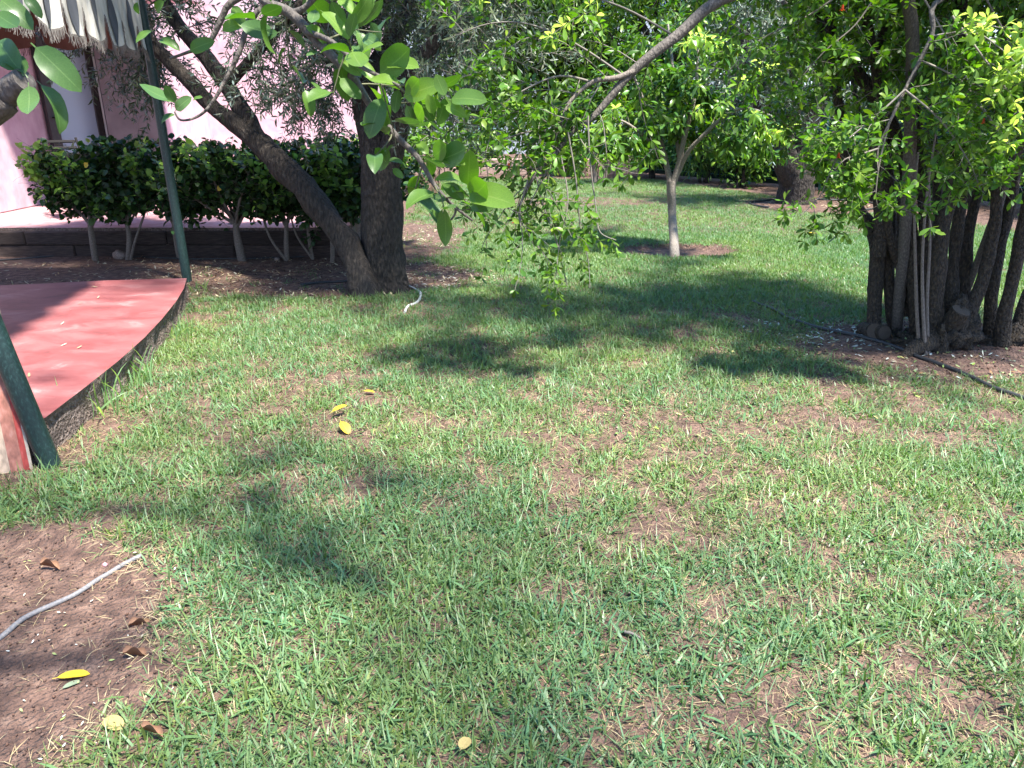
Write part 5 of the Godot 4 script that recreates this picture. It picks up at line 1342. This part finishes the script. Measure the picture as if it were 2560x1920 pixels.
# ---------------------------------------------------------------- grass
func build_lawn() -> void:
	var lawn := Node3D.new()
	lawn.name = "lawn_grass"
	add_child(lawn)
	tag(lawn, "short patchy lawn of broad bladed grass with straw between", "grass", "", "stuff")
	var green := [Color(1, 1, 1), Color(0.85, 1.0, 0.95), Color(1.15, 1.05, 0.8), Color(0.75, 0.9, 0.8), Color(1.35, 1.2, 0.75)]
	var near := []
	for k in 5:
		near.append(tuft(9, 0.018, 0.062 + 0.008 * k, 0.0066 if k < 3 else 0.0036, 0.03, 0.9 + 0.06 * k, green))
	var far := []
	for k in 3:
		far.append(tuft(12, 0.02, 0.05, 0.0055, 0.045, 0.75, green))
	var straw := []
	for k in 3:
		straw.append(tuft(8, 0.025, 0.07, 0.0022, 0.04, 1.42, [Color(1, 1, 1), Color(0.8, 0.78, 0.75), Color(1.25, 1.2, 1.1)]))
	var lists := {}
	var put := func(key: String, k: int, tr: Transform3D, c: Color) -> void:
		var id := key + str(k)
		if not lists.has(id):
			lists[id] = [[], []]
		lists[id][0].append(tr)
		lists[id][1].append(c)
	var cool := Color(0.13, 0.225, 0.11)
	var warm := Color(0.185, 0.262, 0.1)
	# x range grows with distance; only ground that the garden shows
	var n := 0
	for band in [[-0.9, -3.2, 2500.0], [-3.2, -6.2, 1700.0], [-6.2, -9.5, 950.0], [-9.5, -17.2, 430.0]]:
		var z0: float = band[0]
		var z1: float = band[1]
		var wl := 0.78 * absf(z1) + 0.6
		var x0 := maxf(-wl, -3.2)
		var x1 := minf(wl, 7.5)
		var count := int((z0 - z1) * (x1 - x0) * band[2])
		for i in count:
			var x := rng.randf_range(x0, x1)
			var z := rng.randf_range(z1, z0)
			if absf(x) > 0.78 * absf(z) + 0.6:
				continue
			var g := cover(x, z)
			var y := soil_y(x, z)
			var f := clampf(0.5 + 0.8 * nc.get_noise_2d(x * 7.0, z * 7.0) + rng.randfn() * 0.2, 0.0, 1.0)
			if rng.randf() < g * (0.95 if z < -6.2 else 0.8):
				var c := cool.lerp(warm, f)
				var s := rng.randf_range(0.7, 1.25) * lerpf(0.75, 1.05, g)
				put.call("near" if z > -6.2 else "far", rng.randi() % (5 if z > -6.2 else 3), Transform3D(Basis(Vector3.UP, rng.randf() * TAU).scaled(Vector3(s, s, s)), Vector3(x, y, z)), shade_of(c, 0.22, 0.1))
			if z > -7.5 and rng.randf() < ((0.6 - 0.45 * g) if g > 0.11 else 0.04):
				var s := rng.randf_range(0.7, 1.2)
				put.call("straw", rng.randi() % 3, Transform3D(Basis(Vector3.UP, rng.randf() * TAU).scaled(Vector3(s, s, s)), Vector3(x, y + 0.002, z)), shade_of(Color(0.36, 0.28, 0.16), 0.3, 0.08))
	for k in 5:
		if lists.has("near" + str(k)):
			swarm("grass", near[k], M.grass, lawn, lists["near" + str(k)][0], lists["near" + str(k)][1])
	for k in 3:
		if lists.has("far" + str(k)):
			swarm("grass", far[k], M.grass, lawn, lists["far" + str(k)][0], lists["far" + str(k)][1])
		if lists.has("straw" + str(k)):
			swarm("straw", straw[k], M.straw, lawn, lists["straw" + str(k)][0], lists["straw" + str(k)][1])
	# tall grass clumps along the patio edge and poles
	var tg := [[Vector3(-2.12, 0.0, -3.62), 0.26, "tall grass clump at the crumbling patio edge nearest the cardboard"], [Vector3(-2.16, 0, -4.05), 0.24, "tall grass clump halfway along the crumbling patio edge"], [Vector3(-2.3, 0, -4.95), 0.2, "grass clump at the patio edge where the red paint is brightest"], [Vector3(-2.72, 0, -6.35), 0.16, "grass clump at the foot of the far green tent pole"], [Vector3(-1.98, 0, -2.86), 0.12, "short grass clump at the foot of the leaning green pole"]]
	for e in tg:
		var at: Vector3 = e[0]
		at.y = soil_y(at.x, at.z)
		var c := thing("grass_clump", at, e[2], "grass clump", "grass clumps along the patio edge")
		for k in 26:
			var tall: float = e[1] * rng.randf_range(0.45, 1.1)
			var bl := leaf_mesh(0.035 + 0.02 * rng.randf(), 0.25, 0.8, 0.4, rng.randf_range(0.2, 1.2), 5)
			var gm: StandardMaterial3D = M.grass.duplicate()
			gm.vertex_color_use_as_albedo = false
			var col := shade_of(cool, 0.25, 0.1)
			gm.albedo_color = lin(col.r, col.g, col.b)
			kid("blade", bl, gm, c, frame_of(Vector3(rng.randfn() * 0.05, -0.005, rng.randfn() * 0.08), Vector3(rng.randfn() * 0.25 + 0.1, 1.0, rng.randfn() * 0.25), rdir(), tall))

# ---------------------------------------------------------------- hoses, stones, litter
func lay(pts: Array, r: float) -> Array:
	var out := []
	for p in smooth(pts, 6):
		out.append(Vector3(p.x, soil_y(p.x, p.z) + r * 0.8 + p.y, p.z))
	return out

func hose(called: String, pts: Array, r: float, m: Material, label: String) -> void:
	var line := lay(pts, r)
	var b: Vector3 = line[0]
	var st := new_st()
	tube(st, line, [r, r], 10)
	var o := part(called, st.commit(), m, self)
	tag(o, label, "hose")

func fallen(at: Vector3, yaw: float, len: float, mesh: Mesh, m: Material, lift: float, label: String, tilt := 0.1, group := "fallen leaves on the ground") -> void:
	var o := MeshInstance3D.new()
	o.name = numbered("fallen_leaf")
	o.mesh = mesh
	o.material_override = m
	add_child(o)
	var d := Vector3(cos(yaw), tilt, sin(yaw))
	var tr := frame_of(Vector3(at.x, soil_y(at.x, at.z) + lift, at.z), d, Vector3.UP, len)
	o.transform = tr
	tag(o, label, "leaf", group)

func build_small_things() -> void:
	hose("garden_hose", [Vector3(-1.588, 0.000, -1.789), Vector3(-1.563, 0.000, -1.861), Vector3(-1.543, 0.000, -1.947), Vector3(-1.503, 0.000, -2.008), Vector3(-1.451, 0.000, -2.078), Vector3(-1.418, 0.000, -2.169), Vector3(-1.378, 0.000, -2.226), Vector3(-1.321, 0.000, -2.271)], 0.0085, M.rubber_grey, "weathered grey hose half sunk in the bare soil of the lemon bed")
	hose("garden_hose", [Vector3(1.979, 0.000, -5.973), Vector3(2.055, 0.000, -5.752), Vector3(2.102, 0.000, -5.476), Vector3(2.197, 0.000, -5.244), Vector3(2.405, 0.000, -4.980), Vector3(2.540, 0.000, -4.793), Vector3(2.615, 0.000, -4.470), Vector3(2.691, 0.000, -4.242), Vector3(2.728, 0.000, -3.981), Vector3(2.805, 0.000, -3.782), Vector3(2.909, 0.000, -3.557)], 0.013, M.rubber, "long black hose running past the pomegranate stump into the grass")
	hose("garden_hose", [Vector3(-1.092, 0.000, -6.774), Vector3(-0.968, 0.000, -6.673), Vector3(-0.842, 0.000, -6.450), Vector3(-0.773, 0.000, -6.153), Vector3(-0.780, 0.000, -5.933), Vector3(-0.835, 0.000, -5.803), Vector3(-0.837, 0.000, -5.629)], 0.011, M.rubber_pale, "short pale hose end curling out beside the upright olive trunk")
	hose("garden_hose", [Vector3(-1.944, 0.000, -6.707), Vector3(-1.785, 0.000, -6.808), Vector3(-1.570, 0.000, -6.842), Vector3(-1.408, 0.000, -6.877)], 0.012, M.rubber, "black hose lying behind the foot of the leaning olive trunk")
	hose("garden_hose", [Vector3(-5.469, 0.000, -7.647), Vector3(-5.162, 0.000, -7.821), Vector3(-4.871, 0.000, -7.979), Vector3(-4.495, 0.000, -8.002), Vector3(-4.063, 0.000, -7.910), Vector3(-3.512, 0.000, -7.821), Vector3(-2.877, 0.000, -7.821), Vector3(-2.236, 0.000, -7.956), Vector3(-1.748, 0.000, -8.095)], 0.009, M.rubber, "thin black drip hose along the foot of the timber boards")
	var ring := []
	for i in 15:
		var a := 2.6 + i * 0.36
		ring.append(Vector3(5.0 + cos(a) * 1.05, 0, -12.5 + sin(a) * 0.75 + 0.03 * sin(i * 2.0)))
	hose("garden_hose", ring, 0.016, M.rubber, "black hose coiled round the foot of the twisted olive")
	# stones
	for e in [[Vector3(-4.158, 0.000, -7.843), Vector3(0.15, 0.11, 0.12), "round brown stone between two hedge stems"], [Vector3(-1.157, 0.000, -6.450), Vector3(0.06, 0.06, 0.05), "small pale stone at the foot of the upright olive"], [Vector3(-2.471, 0.000, -7.777), Vector3(0.06, 0.04, 0.05), "small white stone under the hedge"]]:
		var at: Vector3 = e[0]
		at.y = soil_y(at.x, at.z) + e[1].y * 0.3
		var o := kid("stone", lump_mesh(e[1], rng.randi() % 50, 0.25, 10, 14), M.stone, self, Transform3D(Basis(Vector3.UP, rng.randf() * TAU), at))
		tag(o, e[2], "stone")
	# striped cardboard leaning at the patio corner
	var cb := Vector3(-2.291, 0.000, -2.878)
	var card := thing("cardboard_sheet", cb, "worn cardboard sheet with red and tan stripes leaning beside the green pole", "cardboard")
	card.rotation = Vector3(deg_to_rad(-9.0), deg_to_rad(24.0), 0)
	var cols := [[0.30, lin(0.42, 0.27, 0.18)], [0.05, lin(0.42, 0.07, 0.06)], [0.11, lin(0.5, 0.34, 0.24)], [0.006, lin(0.3, 0.03, 0.03)], [0.055, lin(0.52, 0.37, 0.27)], [0.05, lin(0.38, 0.15, 0.11)], [0.022, lin(0.42, 0.06, 0.05)], [0.012, lin(0.5, 0.4, 0.32)]]
	var x := -0.42
	for c in cols:
		var cm := surf(noise_tex(60 + int(x * 100.0), 0.03, [[0.0, (c[1] as Color).darkened(0.25)], [0.6, c[1]], [1.0, (c[1] as Color).lightened(0.15)]], FastNoiseLite.TYPE_SIMPLEX_SMOOTH, 5, 256), Vector3(5, 2, 5), 0.85)
		kid("stripe", block(Vector3(c[0], 0.72, 0.007), 0.001), cm, card, Transform3D(Basis(), Vector3(x + c[0] * 0.5, 0.36, 0)))
		x += c[0] + 0.0
	# fallen leaves
	var flat_leaf := leaf_mesh(0.36, 0.8, 0.7, 0.25, 0.35, 8, 0.12, 0.05)
	var curled := leaf_mesh(0.5, 0.6, 0.6, 0.5, 0.5, 10, 0.06, 0.5, 1.15)
	var yellow := vein_leaf(Color(0.52, 0.36, 0.025), Color(0.6, 0.45, 0.07), Color(0.6, 0.5, 0.1), 0.5)
	var brown := vein_leaf(Color(0.2, 0.105, 0.062), Color(0.26, 0.15, 0.09), Color(0.3, 0.2, 0.1), 0.75)
	var dull := vein_leaf(Color(0.16, 0.2, 0.13), Color(0.22, 0.26, 0.17), Color(0.3, 0.3, 0.2), 0.7)
	var pale := vein_leaf(Color(0.36, 0.27, 0.1), Color(0.42, 0.33, 0.14), Color(0.5, 0.4, 0.2), 0.6)
	fallen(Vector3(-1.300, 0.000, -1.677), -0.35, 0.095, flat_leaf, yellow, 0.012, "bright yellow leaf lying on bare soil", 0.05)
	fallen(Vector3(-0.927, 0.000, -3.504), -0.9, 0.11, flat_leaf, yellow, 0.045, "narrow yellow leaf caught upright in the grass, upper of two", 0.25)
	fallen(Vector3(-0.851, 0.000, -3.378), 0.9, 0.1, leaf_mesh(0.5, 0.7, 0.65, 0.2, 0.5, 8, 0.1), yellow, 0.05, "broad yellow leaf in the grass, lower of two", -0.2)
	fallen(Vector3(-1.065, 0.000, -1.506), 0.4, 0.07, leaf_mesh(0.6, 0.6, 0.6, 0.2, 0.5, 8, 0.1), pale, 0.015, "pale yellow leaf at the grass edge of the soil bed", 0.1)
	fallen(Vector3(-0.127, 0.000, -1.380), -1.1, 0.045, leaf_mesh(0.7, 0.6, 0.6, 0.2, 0.3, 8, 0.1), pale, 0.03, "small pale yellow leaf among dense grass blades", 0.2)
	fallen(Vector3(-0.839, 0.000, -3.873), 0.1, 0.075, flat_leaf, yellow, 0.02, "short yellow leaf on a bare patch of soil", 0.1)
	fallen(Vector3(-1.660, 0.000, -2.217), 0.12, 0.08, curled, brown, 0.02, "curled brown leaf on the soil behind the grey hose", 0.08)
	fallen(Vector3(-1.146, 0.000, -1.758), -0.1, 0.075, curled, brown, 0.02, "curled brown leaf on the soil beside the grass edge", 0.05)
	fallen(Vector3(-0.945, 0.000, -1.454), 0.2, 0.07, curled, brown, 0.03, "crumpled brown leaf half buried in the grass", 0.05)
	fallen(Vector3(-1.197, 0.000, -1.898), -0.25, 0.07, curled, brown, 0.01, "small dry brown leaf rolled like a twig", 0.02)
	fallen(Vector3(-1.259, 0.000, -1.639), -0.9, 0.06, flat_leaf, dull, 0.006, "small dull grey green leaf on the soil", 0.02)
	fallen(Vector3(3.650, 0.000, -9.277), 0.0, 0.12, flat_leaf, yellow, 0.05, "yellow leaf lying on the sunny far lawn", 0.1)
	# a dead twig in the grass
	var tw := tube_mesh(lay([Vector3(0.342, 0.000, -1.846) + Vector3(0, 0.012, 0), Vector3(0.373, 0.000, -1.824) + Vector3(0, 0.016, 0), Vector3(0.407, 0.000, -1.781) + Vector3(0, 0.006, 0)], 0.004), [0.006, 0.002], 6, 0.5, 1)
	tag(part("dead_twig", tw, M.twig, self), "short dead grey twig lying in a thin patch of grass", "twig")
	tag(part("pink_blossom", lump_mesh(Vector3(0.016, 0.013, 0.014), 4, 0.6), plain(lin(0.6, 0.25, 0.3), 0.8), self), "tiny pink blossom resting on the grey hose", "blossom")
	get_node("pink_blossom").position = Vector3(-1.407, 0.000, -2.188) + Vector3(0, 0.02, 0)
	# litter too small and too much to count
	var lit := Node3D.new()
	lit.name = "leaf_litter"
	add_child(lit)
	tag(lit, "small dry leaves, petals and crumbs of soil scattered over the beds", "litter", "", "stuff")
	var ol := []
	var oc := []
	var drop := func(cx: float, cz: float, rx: float, rz: float, n: int, lo: float, hi: float, tint: Array, list: Array, cl: Array) -> void:
		for i in n:
			var a := rng.randf() * TAU
			var r := sqrt(rng.randf())
			var px := cx + cos(a) * r * rx
			var pz := cz + sin(a) * r * rz
			if px < -2.0 and pz > -6.05 and pz < -2.95:
				continue
			if pz < -7.9 and px < -1.7:
				continue
			list.append(frame_of(Vector3(px, soil_y(px, pz) + 0.006, pz), Vector3(rng.randfn(), rng.randfn() * 0.15, rng.randfn()), Vector3.UP + rdir() * 0.3, rng.randf_range(lo, hi)))
			cl.append(shade_of(tint[rng.randi() % tint.size()], 0.3, 0.1))
	var tan_c := [Color(0.32, 0.25, 0.15), Color(0.42, 0.36, 0.26), Color(0.2, 0.13, 0.08), Color(0.3, 0.28, 0.2)]
	drop.call(-1.9, -6.95, 1.7, 1.0, 1100, 0.03, 0.06, tan_c, ol, oc)
	drop.call(-4.0, -6.9, 1.6, 1.0, 500, 0.03, 0.06, tan_c, ol, oc)
	drop.call(-1.3, -8.8, 0.7, 1.5, 420, 0.03, 0.06, tan_c, ol, oc)
	drop.call(-0.75, -6.9, 0.7, 0.5, 260, 0.03, 0.06, tan_c + [Color(0.5, 0.47, 0.4)], ol, oc)
	drop.call(5.0, -12.5, 1.4, 1.0, 240, 0.04, 0.08, tan_c, ol, oc)
	for i in 46:
		var px := rng.randf_range(-4.2, -2.3)
		var pz := rng.randf_range(-5.8, -3.2)
		if px > lerpf(-2.16, -2.66, (-3.1 - pz) / 2.9) - 0.08:
			continue
		ol.append(frame_of(Vector3(px, 0.205, pz), Vector3(rng.randfn(), 0.02, rng.randfn()), Vector3.UP + rdir() * 0.2, rng.randf_range(0.02, 0.05)))
		oc.append(shade_of(tan_c[rng.randi() % 4], 0.3, 0.1))
	swarm("dry_leaves", M.olive_meshes[1], M.straw, lit, ol, oc)
	var pl := []
	var pc := []
	drop.call(2.75, -4.75, 1.1, 0.75, 620, 0.02, 0.05, [Color(0.2, 0.26, 0.12), Color(0.3, 0.3, 0.2), Color(0.14, 0.2, 0.06), Color(0.24, 0.14, 0.07), Color(0.42, 0.45, 0.4)], pl, pc)
	drop.call(2.2, -5.1, 0.55, 0.35, 220, 0.02, 0.045, [Color(0.42, 0.46, 0.42), Color(0.3, 0.34, 0.28)], pl, pc)
	drop.call(1.5, -3.8, 2.0, 1.2, 130, 0.02, 0.045, [Color(0.2, 0.3, 0.06), Color(0.35, 0.32, 0.12)], pl, pc)
	drop.call(-1.6, -1.8, 0.7, 0.65, 170, 0.008, 0.02, [Color(0.5, 0.45, 0.36), Color(0.3, 0.34, 0.12), Color(0.6, 0.57, 0.5)], pl, pc)
	swarm("dry_leaves", M.pom_meshes[2], M.straw, lit, pl, pc)
	var cl := []
	var cc := []
	drop.call(-1.7, -1.75, 0.8, 0.7, 1500, 0.003, 0.011, [Color(0.1, 0.055, 0.04), Color(0.07, 0.038, 0.028)], cl, cc)
	drop.call(0.6, -2.9, 1.8, 1.2, 1200, 0.004, 0.014, [Color(0.13, 0.075, 0.055), Color(0.2, 0.14, 0.11)], cl, cc)
	drop.call(2.6, -4.6, 1.2, 0.8, 700, 0.005, 0.018, [Color(0.085, 0.047, 0.034)], cl, cc)
	drop.call(-1.7, -6.9, 1.5, 0.9, 700, 0.006, 0.02, [Color(0.085, 0.047, 0.034)], cl, cc)
	var clod := plain(Color.WHITE, 0.95)
	clod.vertex_color_use_as_albedo = true
	swarm("soil_crumbs", lump_mesh(Vector3(1, 0.7, 0.9), 9, 0.7, 4, 6), clod, lit, cl, cc)
